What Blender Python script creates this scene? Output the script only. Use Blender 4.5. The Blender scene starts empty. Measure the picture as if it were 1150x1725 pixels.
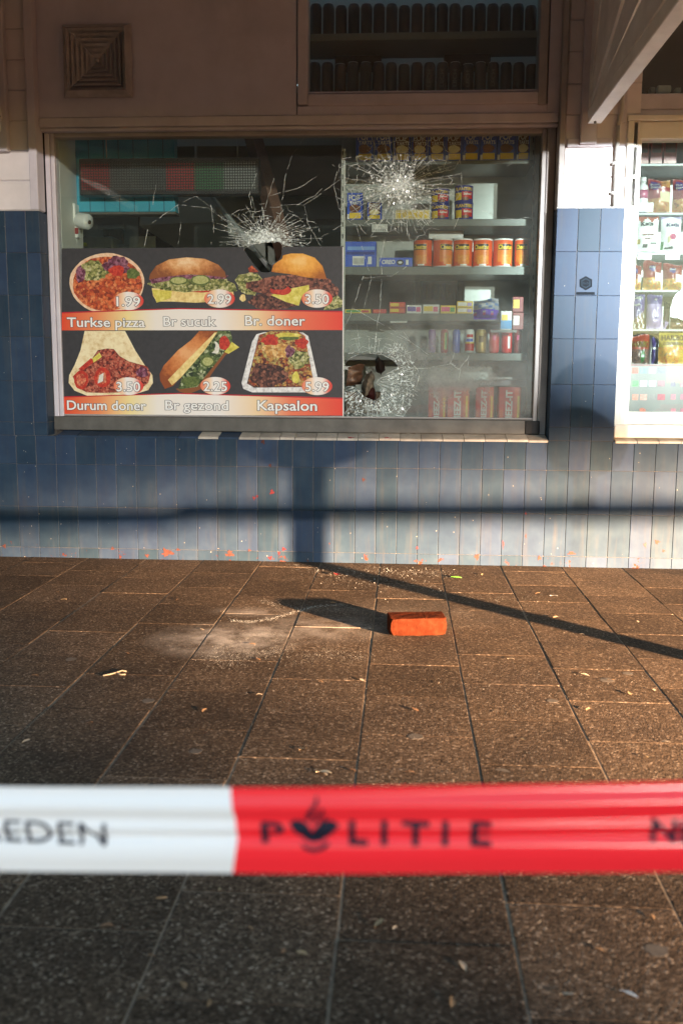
import bpy, bmesh, math, random
from mathutils import Vector, Matrix, Quaternion
R = random.Random(7)
rad = math.radians
scene = bpy.context.scene
COL = scene.collection

# ------------------------------------------------------------------ camera
FPX, CAM = 1600.0, Vector((0.0, -4.65, 0.95))
_p, _t, _r = rad(3.58), rad(8.34), 0.006
_f0 = Vector((-math.sin(_p), math.cos(_p), 0)); _z = Vector((0, 0, 1))
CF = _f0 * math.cos(_t) - _z * math.sin(_t)
_R0 = Vector((math.cos(_p), math.sin(_p), 0)); _U0 = _R0.cross(CF)
CR = _R0 * math.cos(_r) + _U0 * math.sin(_r)
CU = _U0 * math.cos(_r) - _R0 * math.sin(_r)
cam = bpy.data.cameras.new('camera'); camo = bpy.data.objects.new('camera', cam); COL.objects.link(camo)
camo.matrix_world = Matrix(((CR.x, CU.x, -CF.x, CAM.x), (CR.y, CU.y, -CF.y, CAM.y), (CR.z, CU.z, -CF.z, CAM.z), (0, 0, 0, 1)))
cam.sensor_fit = 'VERTICAL'; cam.sensor_height = 36.0; cam.sensor_width = 24.0
cam.lens = FPX / 1725.0 * 36.0
cam.clip_start = 0.05; cam.clip_end = 500
cam.dof.use_dof = True; cam.dof.focus_distance = 4.5; cam.dof.aperture_fstop = 4.2
scene.camera = camo

# ------------------------------------------------------------------ world, sun, lamps, exposure
SUN_AZ, SUN_EL = 20.0, 5.1
w = bpy.data.worlds.new('World'); scene.world = w; w.use_nodes = True
nt = w.node_tree; bg = nt.nodes['Background']
sky = nt.nodes.new('ShaderNodeTexSky'); sky.sky_type = 'NISHITA'; sky.sun_disc = False
sky.air_density = 1.0; sky.dust_density = 0.0; sky.ozone_density = 1.0
sky.sun_elevation = rad(SUN_EL); sky.sun_rotation = rad(180 - SUN_AZ)
nt.links.new(sky.outputs[0], bg.inputs[0]); bg.inputs[1].default_value = 0.15

def aim(o, d): o.rotation_mode = 'QUATERNION'; o.rotation_quaternion = Vector(d).normalized().to_track_quat('-Z', 'Y')
sl = bpy.data.lights.new('sun', 'SUN'); so = bpy.data.objects.new('sun', sl); COL.objects.link(so)
sl.energy = 0.57; sl.angle = rad(0.5); sl.color = (1.0, 0.93, 0.87)
aim(so, (-math.sin(rad(SUN_AZ)) * math.cos(rad(SUN_EL)), math.cos(rad(SUN_AZ)) * math.cos(rad(SUN_EL)), -math.sin(rad(SUN_EL))))
# two unseen lamps inferred from their beams, behind the camera; tripod stands are invented
COOL = dict(pos=Vector((5.3, -11.28, 3.07)), aim=Vector((1.32, 0.0, 1.5)), soft=.07, power=9300, size=8.4, blend=1.0, color=(0.88, 0.97, 1.0), sx=1.0)
WARM = dict(pos=Vector((8.3, -9.1, 1.22)), aim=Vector((3.3, -3.05, 0.0)), power=50000, size=13.0, blend=1.0, color=(1.0, 0.61, 0.33), sx=2.6, soft=.08)
scene.view_settings.view_transform = 'Standard'; scene.view_settings.look = 'None'
scene.view_settings.exposure = 1.75; scene.view_settings.gamma = 1.0
scene.cycles.max_bounces = 6; scene.cycles.transparent_max_bounces = 16
scene.cycles.use_denoising = True
scene.cycles.sample_clamp_indirect = 4.0
scene.cycles.caustics_reflective = False; scene.cycles.caustics_refractive = False

# ------------------------------------------------------------------ layout: where a line of sight meets a plane of the place
def ray(px, py): return CF + CR * ((px - 575) / FPX) + CU * ((862.5 - py) / FPX)
def W(px, py, Y=0.0):
    d = ray(px, py); return CAM + d * ((Y - CAM.y) / d.y)
GZ = 0.012                                             # level of the pavement
def G(px, py, Z=0.0):
    Z += GZ; d = ray(px, py); return CAM + d * ((Z - CAM.z) / d.z)

# ------------------------------------------------------------------ materials
MATS = {}
def _nodes(name):
    m = bpy.data.materials.new(name); m.use_nodes = True
    n = m.node_tree.nodes; l = m.node_tree.links
    return m, n, l, n['Principled BSDF']
def _ramp(n, stops, interp='LINEAR'):
    r = n.new('ShaderNodeValToRGB'); cr = r.color_ramp; cr.interpolation = interp
    while len(cr.elements) < len(stops): cr.elements.new(0.5)
    for e, (p, c) in zip(cr.elements, stops): e.position = p; e.color = (*c, 1)
    return r
def _math(n, l, op, a, b=None, clamp=False):
    m = n.new('ShaderNodeMath'); m.operation = op; m.use_clamp = clamp
    for i, v in enumerate((a, b)):
        if v is None: continue
        if isinstance(v, (int, float)): m.inputs[i].default_value = v
        else: l.new(v, m.inputs[i])
    return m.outputs[0]
def _mix(n, l, fac, a, b):
    m = n.new('ShaderNodeMix'); m.data_type = 'RGBA'
    for s, v in ((m.inputs[0], fac), (m.inputs[6], a), (m.inputs[7], b)):
        if isinstance(v, (int, float)): s.default_value = v
        elif isinstance(v, tuple): s.default_value = (*v, 1)
        else: l.new(v, s)
    return m.outputs[2]
def _noise(n, l, vec, scale, detail=4, rough=0.55):
    t = n.new('ShaderNodeTexNoise'); t.inputs['Scale'].default_value = scale; t.inputs['Detail'].default_value = detail
    t.inputs['Roughness'].default_value = rough; l.new(vec, t.inputs['Vector']); return t
def M(name, col, rough=0.6, var=0.12, scale=18.0, bump=0.0, bscale=150.0, metal=0.0, spec=0.5, world=True, coat=0.0, rand=0.0, dirt=0.0):
    if name in MATS: return MATS[name]
    m, n, l, b = _nodes(name)
    if world: vec = n.new('ShaderNodeNewGeometry').outputs['Position']
    else: vec = n.new('ShaderNodeTexCoord').outputs['Object']
    nz = _noise(n, l, vec, scale)
    lo = tuple(max(0, c * (1 - var)) for c in col); hi = tuple(min(1, c * (1 + var)) for c in col)
    r = _ramp(n, [(0.3, lo), (0.7, hi)]); l.new(nz.outputs['Fac'], r.inputs[0]); c = r.outputs[0]
    if rand:
        oi = n.new('ShaderNodeObjectInfo'); hs = n.new('ShaderNodeHueSaturation'); l.new(c, hs.inputs['Color'])
        l.new(_math(n, l, 'ADD', _math(n, l, 'MULTIPLY', oi.outputs['Random'], 2 * rand), 1 - rand), hs.inputs['Value']); c = hs.outputs[0]
    if dirt:
        d = _noise(n, l, vec, scale * 0.35, 6, 0.7); dr = _ramp(n, [(0.5, (0, 0, 0)), (0.75, (1, 1, 1))]); l.new(d.outputs['Fac'], dr.inputs[0])
        c = _mix(n, l, _math(n, l, 'MULTIPLY', dr.outputs[0], dirt), c, tuple(x * 0.45 for x in col))
    l.new(c, b.inputs['Base Color'])
    b.inputs['Roughness'].default_value = rough; b.inputs['Metallic'].default_value = metal
    b.inputs['Specular IOR Level'].default_value = spec; b.inputs['Coat Weight'].default_value = coat
    if bump:
        bn = _noise(n, l, vec, bscale, 3); bp = n.new('ShaderNodeBump'); bp.inputs['Strength'].default_value = bump; bp.inputs['Distance'].default_value = 0.002
        l.new(bn.outputs['Fac'], bp.inputs['Height']); l.new(bp.outputs[0], b.inputs['Normal'])
    MATS[name] = m; return m
def srgb(*c): return tuple(((v / 255) / 12.92 if v / 255 <= 0.04045 else ((v / 255 + 0.055) / 1.055) ** 2.4) for v in c)

# ------------------------------------------------------------------ mesh helpers
def mesh_obj(name, me, mat=None, parent=None, loc=(0, 0, 0), rot=None):
    o = bpy.data.objects.new(name, me); COL.objects.link(o)
    if mat is not None and len(me.materials) == 0: me.materials.append(mat)
    if parent is not None: o.parent = parent
    o.location = loc
    if rot is not None: o.rotation_euler = rot
    return o
def tag(o, label=None, cat=None, group=None, kind=None):
    if label: o['label'] = label
    if cat: o['category'] = cat
    if group: o['group'] = group
    if kind: o['kind'] = kind
    return o
def thing(name, label, cat, loc=(0, 0, 0), group=None, rot=None):
    o = bpy.data.objects.new(name, None); COL.objects.link(o); o.location = loc; o.empty_display_size = 0.05
    if rot is not None: o.rotation_euler = rot
    return tag(o, label, cat, group)
def from_bm(name, bm, smooth=False):
    me = bpy.data.meshes.new(name); bm.normal_update(); bm.to_mesh(me); bm.free()
    if smooth:
        for p in me.polygons: p.use_smooth = True
    return me
BOXC = {}
def box_mesh(sx, sy, sz, bev=0.0, seg=1, mat=None):
    k = (round(sx, 4), round(sy, 4), round(sz, 4), bev, seg, mat.name if mat else None)
    if k in BOXC: return BOXC[k]
    bm = bmesh.new(); bmesh.ops.create_cube(bm, size=1); bmesh.ops.scale(bm, vec=(sx, sy, sz), verts=bm.verts)
    if bev > 0: bmesh.ops.bevel(bm, geom=bm.edges[:], offset=min(bev, sx * .45, sy * .45, sz * .45), segments=seg, affect='EDGES', profile=0.5)
    me = from_bm('box', bm)
    if mat: me.materials.append(mat)
    BOXC[k] = me; return me
def pl(parent): return Vector(parent.location) if parent is not None else Vector((0, 0, 0))
def wbox(name, x0, x1, y0, y1, z0, z1, mat, parent=None, bev=0.0, seg=1, off=None):
    """box given by world extents"""
    c = Vector(((x0 + x1) / 2, (y0 + y1) / 2, (z0 + z1) / 2))
    p = off if off is not None else pl(parent)
    return mesh_obj(name, box_mesh(abs(x1 - x0), abs(y1 - y0), abs(z1 - z0), bev, seg, mat), None, parent, c - p)
def pxbox(name, px0, py0, px1, py1, y0, y1, mat, parent=None, bev=0.0, seg=1, off=None):
    """box whose front face (plane y0) fills the given patch of the view"""
    a = W(px0, py1, y0); b = W(px1, py0, y0)
    a2 = W(px0, py0, y0); b2 = W(px1, py1, y0)
    return wbox(name, (a.x + a2.x) / 2, (b.x + b2.x) / 2, y0, y1, (a.z + b2.z) / 2, (b.z + a2.z) / 2, mat, parent, bev, seg, off)
def tube_bm(bm, pts, r, seg=10, cap=True):
    pts = [Vector(p) for p in pts]; rings = []; up = Vector((0.123, 0.3, 1)).normalized()
    for i, p in enumerate(pts):
        d = (pts[min(i + 1, len(pts) - 1)] - pts[max(i - 1, 0)]).normalized()
        a = d.cross(up)
        if a.length < 1e-3: a = d.cross(Vector((1, 0, 0)))
        a.normalize(); b = d.cross(a); rr = r[i] if isinstance(r, (list, tuple)) else r
        rings.append([bm.verts.new(p + (a * math.cos(2 * math.pi * k / seg) + b * math.sin(2 * math.pi * k / seg)) * rr) for k in range(seg)])
    for A, B in zip(rings, rings[1:]):
        for k in range(seg): bm.faces.new((A[k], A[(k + 1) % seg], B[(k + 1) % seg], B[k]))
    if cap: bm.faces.new(rings[0]); bm.faces.new(rings[-1][::-1])
    bmesh.ops.recalc_face_normals(bm, faces=bm.faces)
def tube(name, pts, r, mat, parent=None, seg=10, loc=(0, 0, 0)):
    bm = bmesh.new(); tube_bm(bm, pts, r, seg); return mesh_obj(name, from_bm(name, bm, True), mat, parent, loc)
def lathe(prof, seg=28):
    bm = bmesh.new(); rings = []
    for r, z in prof: rings.append([bm.verts.new((r * math.cos(2 * math.pi * k / seg), r * math.sin(2 * math.pi * k / seg), z)) for k in range(seg)])
    for A, B in zip(rings, rings[1:]):
        for k in range(seg): bm.faces.new((A[k], A[(k + 1) % seg], B[(k + 1) % seg], B[k]))
    bm.faces.new(rings[0][::-1]); bm.faces.new(rings[-1])
    return from_bm('lathe', bm, True)
def prism_mesh(pts, depth, axis='y'):
    """polygon in x,z extruded along +y by depth"""
    bm = bmesh.new(); a = [bm.verts.new((x, 0, z)) for x, z in pts]; b = [bm.verts.new((x, depth, z)) for x, z in pts]
    n = len(pts); f1 = bm.faces.new(a); f2 = bm.faces.new(b[::-1])
    for i in range(n): bm.faces.new((a[i], b[i], b[(i + 1) % n], a[(i + 1) % n]))
    bmesh.ops.recalc_face_normals(bm, faces=bm.faces); bmesh.ops.triangulate(bm, faces=[f for f in bm.faces if len(f.verts) > 4])
    return from_bm('prism', bm)
TXT = {}
def text_mesh(s, bold=0.0, spacing=1.0, shear=0.0, extrude=0.004):
    """unit text: cap height 1, starting at x=0, in the x,z plane facing -y"""
    k = (s, bold, spacing, shear)
    if k in TXT: return TXT[k]
    c = bpy.data.curves.new('lettering', 'FONT'); c.body = s; c.size = 1.4; c.offset = bold; c.space_character = spacing
    c.extrude = extrude; c.resolution_u = 3; c.shear = shear
    o = bpy.data.objects.new('lettering', c); COL.objects.link(o)
    me = bpy.data.meshes.new_from_object(o); bpy.data.objects.remove(o); bpy.data.curves.remove(c)
    me.transform(Matrix.Rotation(rad(90), 4, 'X'))
    xs = [v.co.x for v in me.vertices] or [0, 1]
    TXT[k] = (me, min(xs), max(xs)); return TXT[k]
def lettering(name, s, x0, x1, z0, h, y, mat, parent, bold=0.0, spacing=1.0, shear=0.0, turn=0.0, fit=None):
    """text fitted between x0 and x1 (local), cap height h, standing at z0, on the plane y"""
    me, a, b = text_mesh(s, bold, spacing, shear); me = me.copy()
    if fit is not None: _, a, b = text_mesh(s, fit, spacing, shear)
    sx = (x1 - x0) / max(1e-6, b - a)
    m = Matrix.Translation((x0, y, z0)) @ Matrix.Diagonal((sx, 0.02 if h < .02 else 0.05, h, 1)) @ Matrix.Translation((-a, 0, 0))
    if turn: m = Matrix.Translation((x0, y, z0)) @ Matrix.Rotation(rad(turn), 4, 'Y') @ Matrix.Diagonal((sx, 0.05, h, 1)) @ Matrix.Translation((-a, 0, 0))
    me.transform(m); me.materials.clear()
    return mesh_obj(name, me, mat, parent)
def wrap(o, r):
    """bend a flat front drawing (plane y=0) round a can of radius r standing on the z axis"""
    me = o.data
    for v in me.vertices:
        a = v.co.x / r; rr = r + 0.0006 - v.co.y
        v.co = Vector((rr * math.sin(a), -rr * math.cos(a), v.co.z))
    return o
def blob(cx, cy, rx, ry, n=28, wob=0.06, seed=1, a0=0.0, a1=360.0):
    q = random.Random(seed); ph = [q.uniform(0, 6.28) for _ in range(4)]; out = []
    for i in range(n):
        a = rad(a0 + (a1 - a0) * i / (n if a1 - a0 >= 360 else n - 1))
        k = 1 + wob * (math.sin(3 * a + ph[0]) * .5 + math.sin(5 * a + ph[1]) * .35 + math.sin(9 * a + ph[2]) * .3 + math.sin(14 * a + ph[3]) * .25)
        out.append((cx + rx * k * math.cos(a), cy - ry * k * math.sin(a)))
    return out
# ================================================================== SETTING
# ---- special materials
def tile_material():
    m, n, l, b = _nodes('glazed_tile'); pos = n.new('ShaderNodeNewGeometry').outputs['Position']
    oi = n.new('ShaderNodeObjectInfo')
    nz = _noise(n, l, pos, 9, 6, 0.62); fine = _noise(n, l, pos, 90, 4)
    r = _ramp(n, [(0.25, (0.022, 0.038, 0.070)), (0.55, (0.029, 0.051, 0.086)), (0.8, (0.040, 0.064, 0.099))]); l.new(nz.outputs['Fac'], r.inputs[0])
    hs = n.new('ShaderNodeHueSaturation'); l.new(r.outputs[0], hs.inputs['Color'])
    l.new(_math(n, l, 'ADD', _math(n, l, 'MULTIPLY', oi.outputs['Random'], 0.36), 0.82), hs.inputs['Value'])
    l.new(_math(n, l, 'ADD', _math(n, l, 'MULTIPLY', oi.outputs['Random'], 0.02), 0.49), hs.inputs['Hue'])
    c = hs.outputs[0]
    # splashed grime low on the wall, rain streaks
    sep = n.new('ShaderNodeSeparateXYZ'); l.new(pos, sep.inputs[0])
    mp = n.new('ShaderNodeMapping'); mp.inputs['Scale'].default_value = (30, 30, 2.2); l.new(pos, mp.inputs['Vector'])
    st = _noise(n, l, mp.outputs[0], 1.0, 5, 0.7); sr = _ramp(n, [(0.5, (0, 0, 0)), (0.8, (1, 1, 1))]); l.new(st.outputs['Fac'], sr.inputs[0])
    c = _mix(n, l, _math(n, l, 'MULTIPLY', sr.outputs[0], 0.45), c, (0.075, 0.07, 0.066))
    # red clay where the glaze has chipped: a few patches, more of them near the pavement
    ch = _noise(n, l, pos, 16, 5, 0.72)
    hgt = n.new('ShaderNodeMapRange'); hgt.inputs['From Min'].default_value = 0.02; hgt.inputs['From Max'].default_value = 0.17
    hgt.inputs['To Min'].default_value = 0.605; hgt.inputs['To Max'].default_value = 0.735; l.new(sep.outputs['Z'], hgt.inputs[0])
    d = _math(n, l, 'SUBTRACT', ch.outputs['Fac'], hgt.outputs[0]); mask = _math(n, l, 'MULTIPLY', d, 60, True)
    rc = _ramp(n, [(0.35, (0.085, 0.018, 0.011)), (0.6, (0.11, 0.032, 0.018)), (0.74, (0.19, 0.16, 0.13))]); l.new(fine.outputs['Fac'], rc.inputs[0])
    c = _mix(n, l, mask, c, rc.outputs[0])
    # pale specks of splashed lime
    vo = n.new('ShaderNodeTexVoronoi'); vo.inputs['Scale'].default_value = 26; l.new(pos, vo.inputs['Vector'])
    sp = _math(n, l, 'LESS_THAN', vo.outputs['Distance'], 0.055); vs = _math(n, l, 'GREATER_THAN', ch.outputs['Fac'], 0.5)
    c = _mix(n, l, _math(n, l, 'MULTIPLY', _math(n, l, 'MULTIPLY', sp, vs), 0.8), c, (0.5, 0.44, 0.36))
    l.new(c, b.inputs['Base Color']); b.inputs['Specular IOR Level'].default_value = 0.13
    rr = n.new('ShaderNodeMapRange'); rr.inputs['To Min'].default_value = 0.34; rr.inputs['To Max'].default_value = 0.5
    l.new(nz.outputs['Fac'], rr.inputs[0]); l.new(_math(n, l, 'ADD', rr.outputs[0], _math(n, l, 'MULTIPLY', mask, 0.4), True), b.inputs['Roughness'])
    bp = n.new('ShaderNodeBump'); bp.inputs['Strength'].default_value = 0.25; bp.inputs['Distance'].default_value = 0.002
    l.new(_math(n, l, 'SUBTRACT', nz.outputs['Fac'], mask), bp.inputs['Height']); l.new(bp.outputs[0], b.inputs['Normal'])
    return m
def paving_material(name, joints=False):
    m, n, l, b = _nodes(name); pos = n.new('ShaderNodeNewGeometry').outputs['Position']
    oi = n.new('ShaderNodeObjectInfo')
    vo = n.new('ShaderNodeTexVoronoi'); vo.inputs['Scale'].default_value = 190; l.new(pos, vo.inputs['Vector'])
    bw = n.new('ShaderNodeSeparateColor'); l.new(vo.outputs['Color'], bw.inputs[0])
    r = _ramp(n, [(0.0, (0.030, 0.021, 0.014)), (0.35, (0.061, 0.043, 0.030)), (0.75, (0.090, 0.064, 0.045)), (0.93, (0.140, 0.104, 0.076)), (1.0, (0.25, 0.20, 0.155))])
    l.new(bw.outputs[0], r.inputs[0])
    big = _noise(n, l, pos, 3.5, 5, 0.6); br = _ramp(n, [(0.3, (0.72, 0.72, 0.74)), (0.7, (1.18, 1.14, 1.08))]); l.new(big.outputs['Fac'], br.inputs[0])
    mm = n.new('ShaderNodeMix'); mm.data_type = 'RGBA'; mm.blend_type = 'MULTIPLY'; mm.inputs[0].default_value = 1
    l.new(r.outputs[0], mm.inputs[6]); l.new(br.outputs[0], mm.inputs[7]); c = mm.outputs[2]
    hs = n.new('ShaderNodeHueSaturation'); l.new(c, hs.inputs['Color']); l.new(_math(n, l, 'ADD', _math(n, l, 'MULTIPLY', oi.outputs['Random'], 0.5), 0.75), hs.inputs['Value']); c = hs.outputs[0]
    # old chewing-gum and drip stains
    st = _noise(n, l, pos, 7, 3, 0.5); sr = _ramp(n, [(0.66, (0, 0, 0)), (0.7, (1, 1, 1))]); l.new(st.outputs['Fac'], sr.inputs[0])
    c = _mix(n, l, _math(n, l, 'MULTIPLY', sr.outputs[0], 0.35), c, (0.035, 0.03, 0.026))
    # powdered glass blown over the slabs left of the brick
    dn = _noise(n, l, pos, 11, 6, 0.7)
    tot = None
    for (x, y, rx, ry, k) in ((-0.62, -1.42, 0.30, 0.26, 0.8), (-0.32, -1.25, 0.36, 0.22, 0.5), (-0.58, -1.02, 0.2, 0.1, 0.5), (0.0, -1.0, 0.5, 0.3, 0.12)):
        vm = n.new('ShaderNodeVectorMath'); vm.operation = 'SUBTRACT'; vm.inputs[1].default_value = (x, y, 0); l.new(pos, vm.inputs[0])
        vs = n.new('ShaderNodeVectorMath'); vs.operation = 'MULTIPLY'; vs.inputs[1].default_value = (1 / rx, 1 / ry, 0); l.new(vm.outputs[0], vs.inputs[0])
        ln = n.new('ShaderNodeVectorMath'); ln.operation = 'LENGTH'; l.new(vs.outputs[0], ln.inputs[0])
        q = _math(n, l, 'MULTIPLY', _math(n, l, 'SUBTRACT', 1.0, ln.outputs['Value'], True), k)
        tot = q if tot is None else _math(n, l, 'ADD', tot, q)
    dr = _ramp(n, [(0.35, (0.1, 0.1, 0.1)), (0.65, (1, 1, 1))]); l.new(dn.outputs['Fac'], dr.inputs[0])
    c = _mix(n, l, _math(n, l, 'MULTIPLY', tot, dr.outputs[0], True), c, (0.56, 0.51, 0.46))
    l.new(c, b.inputs['Base Color']); b.inputs['Roughness'].default_value = 0.8; b.inputs['Specular IOR Level'].default_value = 0.12
    bp = n.new('ShaderNodeBump'); bp.inputs['Strength'].default_value = 0.45; bp.inputs['Distance'].default_value = 0.0018
    h = _math(n, l, 'ADD', _math(n, l, 'MULTIPLY', vo.outputs['Distance'], -1.0), _math(n, l, 'MULTIPLY', bw.outputs[1], 0.7))
    l.new(h, bp.inputs['Height']); l.new(bp.outputs[0], b.inputs['Normal'])
    return m
TILE = tile_material(); PAVE = paving_material('aggregate_slab')
SAND = M('joint_sand', (0.19, 0.145, 0.10), 0.95, 0.35, 60, 0.6, 300)
GROUT = M('grout', (0.20, 0.18, 0.165), 0.9, 0.3, 30, 0.3, 200)
SILLT = M('sill_tile_glaze', (0.50, 0.44, 0.37), 0.35, 0.25, 14, 0.15, 60, rand=0.2, dirt=0.5)
PAINT = M('pale_paint', (0.62, 0.575, 0.63), 0.55, 0.07, 7, 0.12, 120, dirt=0.25)
PAINT2 = M('pale_paint_trim', (0.59, 0.545, 0.58), 0.5, 0.08, 9, 0.12, 120, dirt=0.3)
WHITEB = M('white_board_paint', (0.74, 0.68, 0.68), 0.5, 0.06, 8, 0.1, 120, dirt=0.18)
CREAM = M('cream_frame_paint', (0.80, 0.75, 0.66), 0.42, 0.06, 8, 0.08, 120, dirt=0.15)
RAIL = M('worn_grey_rail', (0.10, 0.092, 0.08), 0.55, 0.3, 12, 0.2, 90, dirt=0.5)
TAUPE = M('taupe_frame', (0.40, 0.365, 0.35), 0.5, 0.12, 9, 0.12, 120, dirt=0.35)
BLACK = M('black_gap', (0.012, 0.012, 0.013), 0.8)

# ---- ground and pavement
g = bpy.data.meshes.new('ground'); S = 120
g.from_pydata([(-S, -S, -0.075), (S, -S, -0.075), (S, S, -0.075), (-S, S, -0.075)], [], [(0, 1, 2, 3)])
tag(mesh_obj('ground', g, M('ground_asphalt', (0.055, 0.05, 0.046), 0.9, 0.3, 3, 0.5, 150)), kind='structure')
bed = bpy.data.meshes.new('sand_bed')
pave = thing('pavement', None, None, (0, 0, GZ)); tag(pave, kind='structure')
wbox('sand_bed', -9, 9, -9.5, -0.0, -0.07 + GZ, -0.0016 + GZ, SAND, pave)
PX, PY, X0, Y0 = 0.295, 0.305, -0.096, -0.745
def slab_mesh(seed, w, d):
    q = random.Random(seed); bm = bmesh.new(); bmesh.ops.create_cube(bm, size=1); bmesh.ops.scale(bm, vec=(w, d, 0.055), verts=bm.verts)
    bmesh.ops.bevel(bm, geom=[e for e in bm.edges if all(v.co.z > 0 for v in e.verts)] + [e for e in bm.edges if abs(e.verts[0].co.z - e.verts[1].co.z) > .01], offset=0.0020, segments=2, affect='EDGES', profile=0.5)
    for v in bm.verts: v.co.x += q.uniform(-.0012, .0012); v.co.y += q.uniform(-.0012, .0012)
    me = from_bm('slab', bm); me.materials.append(PAVE); return me
slabs = [slab_mesh(i, PX - 0.005, PY - 0.0022) for i in range(6)]
cnt = 0
for i in range(-9, 9):
    x = X0 + PX * (i + 0.5); off = 0.0 if i % 2 == 0 else PY * 0.5 + 0.02
    for j in range(-4, 13):
        yb = Y0 - off - PY * j; yt = yb + PY
        if yt < -3.9: continue
        if yb > -0.03: continue
        if yt > 0.0:
            d = -0.002 - yb
            if d < 0.04: continue
            me = slab_mesh(100 + i, PX - 0.0055, d - 0.002); y = yb + d / 2
        else: me = slabs[R.randrange(6)]; y = yb + PY / 2
        o = mesh_obj('paving_slab', me, None, pave, (x + R.uniform(-.0014, .0014), y + R.uniform(-.001, .001), -0.0275 + R.uniform(-.0009, .0007)),
                     (R.uniform(-.002, .002), R.uniform(-.002, .002), R.uniform(-.003, .003) + (math.pi if R.random() < .5 else 0)))
        cnt += 1
# slabs beyond the ones in view, joined
bm = bmesh.new()
def addslab(x, y):
    r = bmesh.ops.create_cube(bm, size=1); bmesh.ops.scale(bm, vec=(PX - .006, PY - .004, .05), verts=r['verts'])
    bmesh.ops.translate(bm, vec=(x, y, -0.0255 + R.uniform(-.002, .001)), verts=r['verts'])
for i in range(-28, 30):
    x = X0 + PX * (i + 0.5); off = 0.0 if i % 2 == 0 else PY * 0.5 + 0.02
    for j in range(-4, 29):
        yb = Y0 - off - PY * j
        if yb + PY > -0.0 or yb < -9.4: continue
        if -9 <= i < 9 and yb + PY >= -3.9: continue
        addslab(x, yb + PY / 2)
tag(mesh_obj('far_slabs', from_bm('far_slabs', bm), PAVE, pave), kind='stuff')

# ---- tiled lower wall
wall = thing('tiled_wall', 'navy blue glazed tile wall under the shop windows, chipped red at its foot', 'wall', (0, 0.05, 0))
LW, RW, YR = -2.75, 2.35, 0.10        # ends of the wall, depth of the window recess
LP = -1.762                            # right edge of the left tiled pier
RP0, RP1 = 0.708, 1.019                # the tiled pier between the windows
wbox('backing', LW, RW, 0.0035, 0.30, 0.0, 0.626, GROUT, wall)
wbox('backing', LW, LP - .0035, 0.0035, 0.30, 0.6265, 1.712, GROUT, wall)
wbox('backing', RP0 + .0035, RP1 - .0035, 0.0035, 0.30, 0.6265, 1.712, GROUT, wall)
xs = [-0.608 - 0.1015 * k for k in range(21, -1, -1)] + [-0.534 + 0.1032 * k for k in range(0, 29)]
xs = [x for x in xs if LW - .02 < x < RW]
zs = [0.0, 0.062, 0.272, 0.487]
def walltile(x0, x1, z0, z1, y0=0.0, y1=0.0095):
    o = wbox('tile', x0 + .0010, x1 - .0010, y0, y1, z0 + .0004, z1 - .0004, TILE, wall, 0.0018, 2)
    o.location.y += R.uniform(-.0007, .0003); o.rotation_euler = (R.uniform(-.005, .005), 0, R.uniform(-.007, .007)); return o
for x0, x1 in zip(xs, xs[1:]):
    for z0, z1 in zip(zs, zs[1:] + [0.631]): pass
    for z0, z1 in ((0.0, .062), (.062, .272), (.272, .487), (.487, .631)): walltile(x0, x1, z0, z1)
zp = [0.631, 0.697, 0.901, 1.116, 1.317, 1.519, 1.716]
for z0, z1 in zip(zp, zp[1:]):
    for x0, x1 in ((-2.64, -2.538), (-2.538, -2.436), (-2.436, -2.335), (-2.335, -2.233), (-2.233, -2.132), (-2.132, -2.032), (-2.032, -1.933), (-1.933, -1.831), (-1.831, LP)): walltile(x0, x1, z0, z1)
    for x0, x1 in ((RP0, .808), (.808, .911), (.911, RP1)): walltile(x0, x1, z0, z1)
    for xr in (LP, RP0 + .0005):        # returns of the piers into the window recess
        s = 1 if xr == LP else -1
        wbox('tile', min(xr - s * .0045, xr - s * .0005), max(xr - s * .0045, xr - s * .0005), 0.0108, 0.099, z0 + .0009, z1 - .0009, TILE, wall, 0.001)
for z in (1.7165,):
    wbox('pier_cap', LW, LP, 0.004, 0.06, z, z + .006, TAUPE, wall); wbox('pier_cap', RP0, RP1, 0.004, 0.06, z, z + .006, TAUPE, wall)
# sloping sill tiles
def silltile(x0, x1, zf=0.632, zb=0.652, y1=0.094):
    me = bpy.data.meshes.new('sill_tile'); w2 = (x1 - x0) / 2 - .0014
    v = [(-w2, -.006, zf - .010), (w2, -.006, zf - .010), (w2, -.006, zf - .002), (-w2, -.006, zf - .002), (-w2, -.001, zf + .002), (w2, -.001, zf + .002),
         (w2, y1, zb), (-w2, y1, zb), (w2, y1, zf - .006), (-w2, y1, zf - .006), (-w2, .0, zf - .010), (w2, .0, zf - .010)]
    me.from_pydata(v, [], [(0, 1, 2, 3), (3, 2, 5, 4), (4, 5, 6, 7), (7, 6, 8, 9), (0, 3, 4, 7, 9, 10), (1, 11, 8, 6, 5, 2), (10, 9, 8, 11), (0, 10, 11, 1)]); me.update()
    mesh_obj('sill_tile', me, SILLT if (x0 > -0.75 or R.random() < .35) else TILE, wall, (x0 / 2 + x1 / 2, -0.05 + R.uniform(-.001, .001), R.uniform(-.001, .001) + .0005))
sx = [x + 0.012 for x in xs]
for x0, x1 in zip(sx, sx[1:]):
    if x0 > LP - .03 and x1 < RP0 + .02: silltile(max(x0, LP + .001), min(x1, RP0 - .001))
    elif x0 > RP1 - .02: silltile(max(x0, RP1 + .001), x1, 0.632, 0.645, 0.05)
silltile(xs[0] + .012 if False else .60, .6001) if False else None

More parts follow.
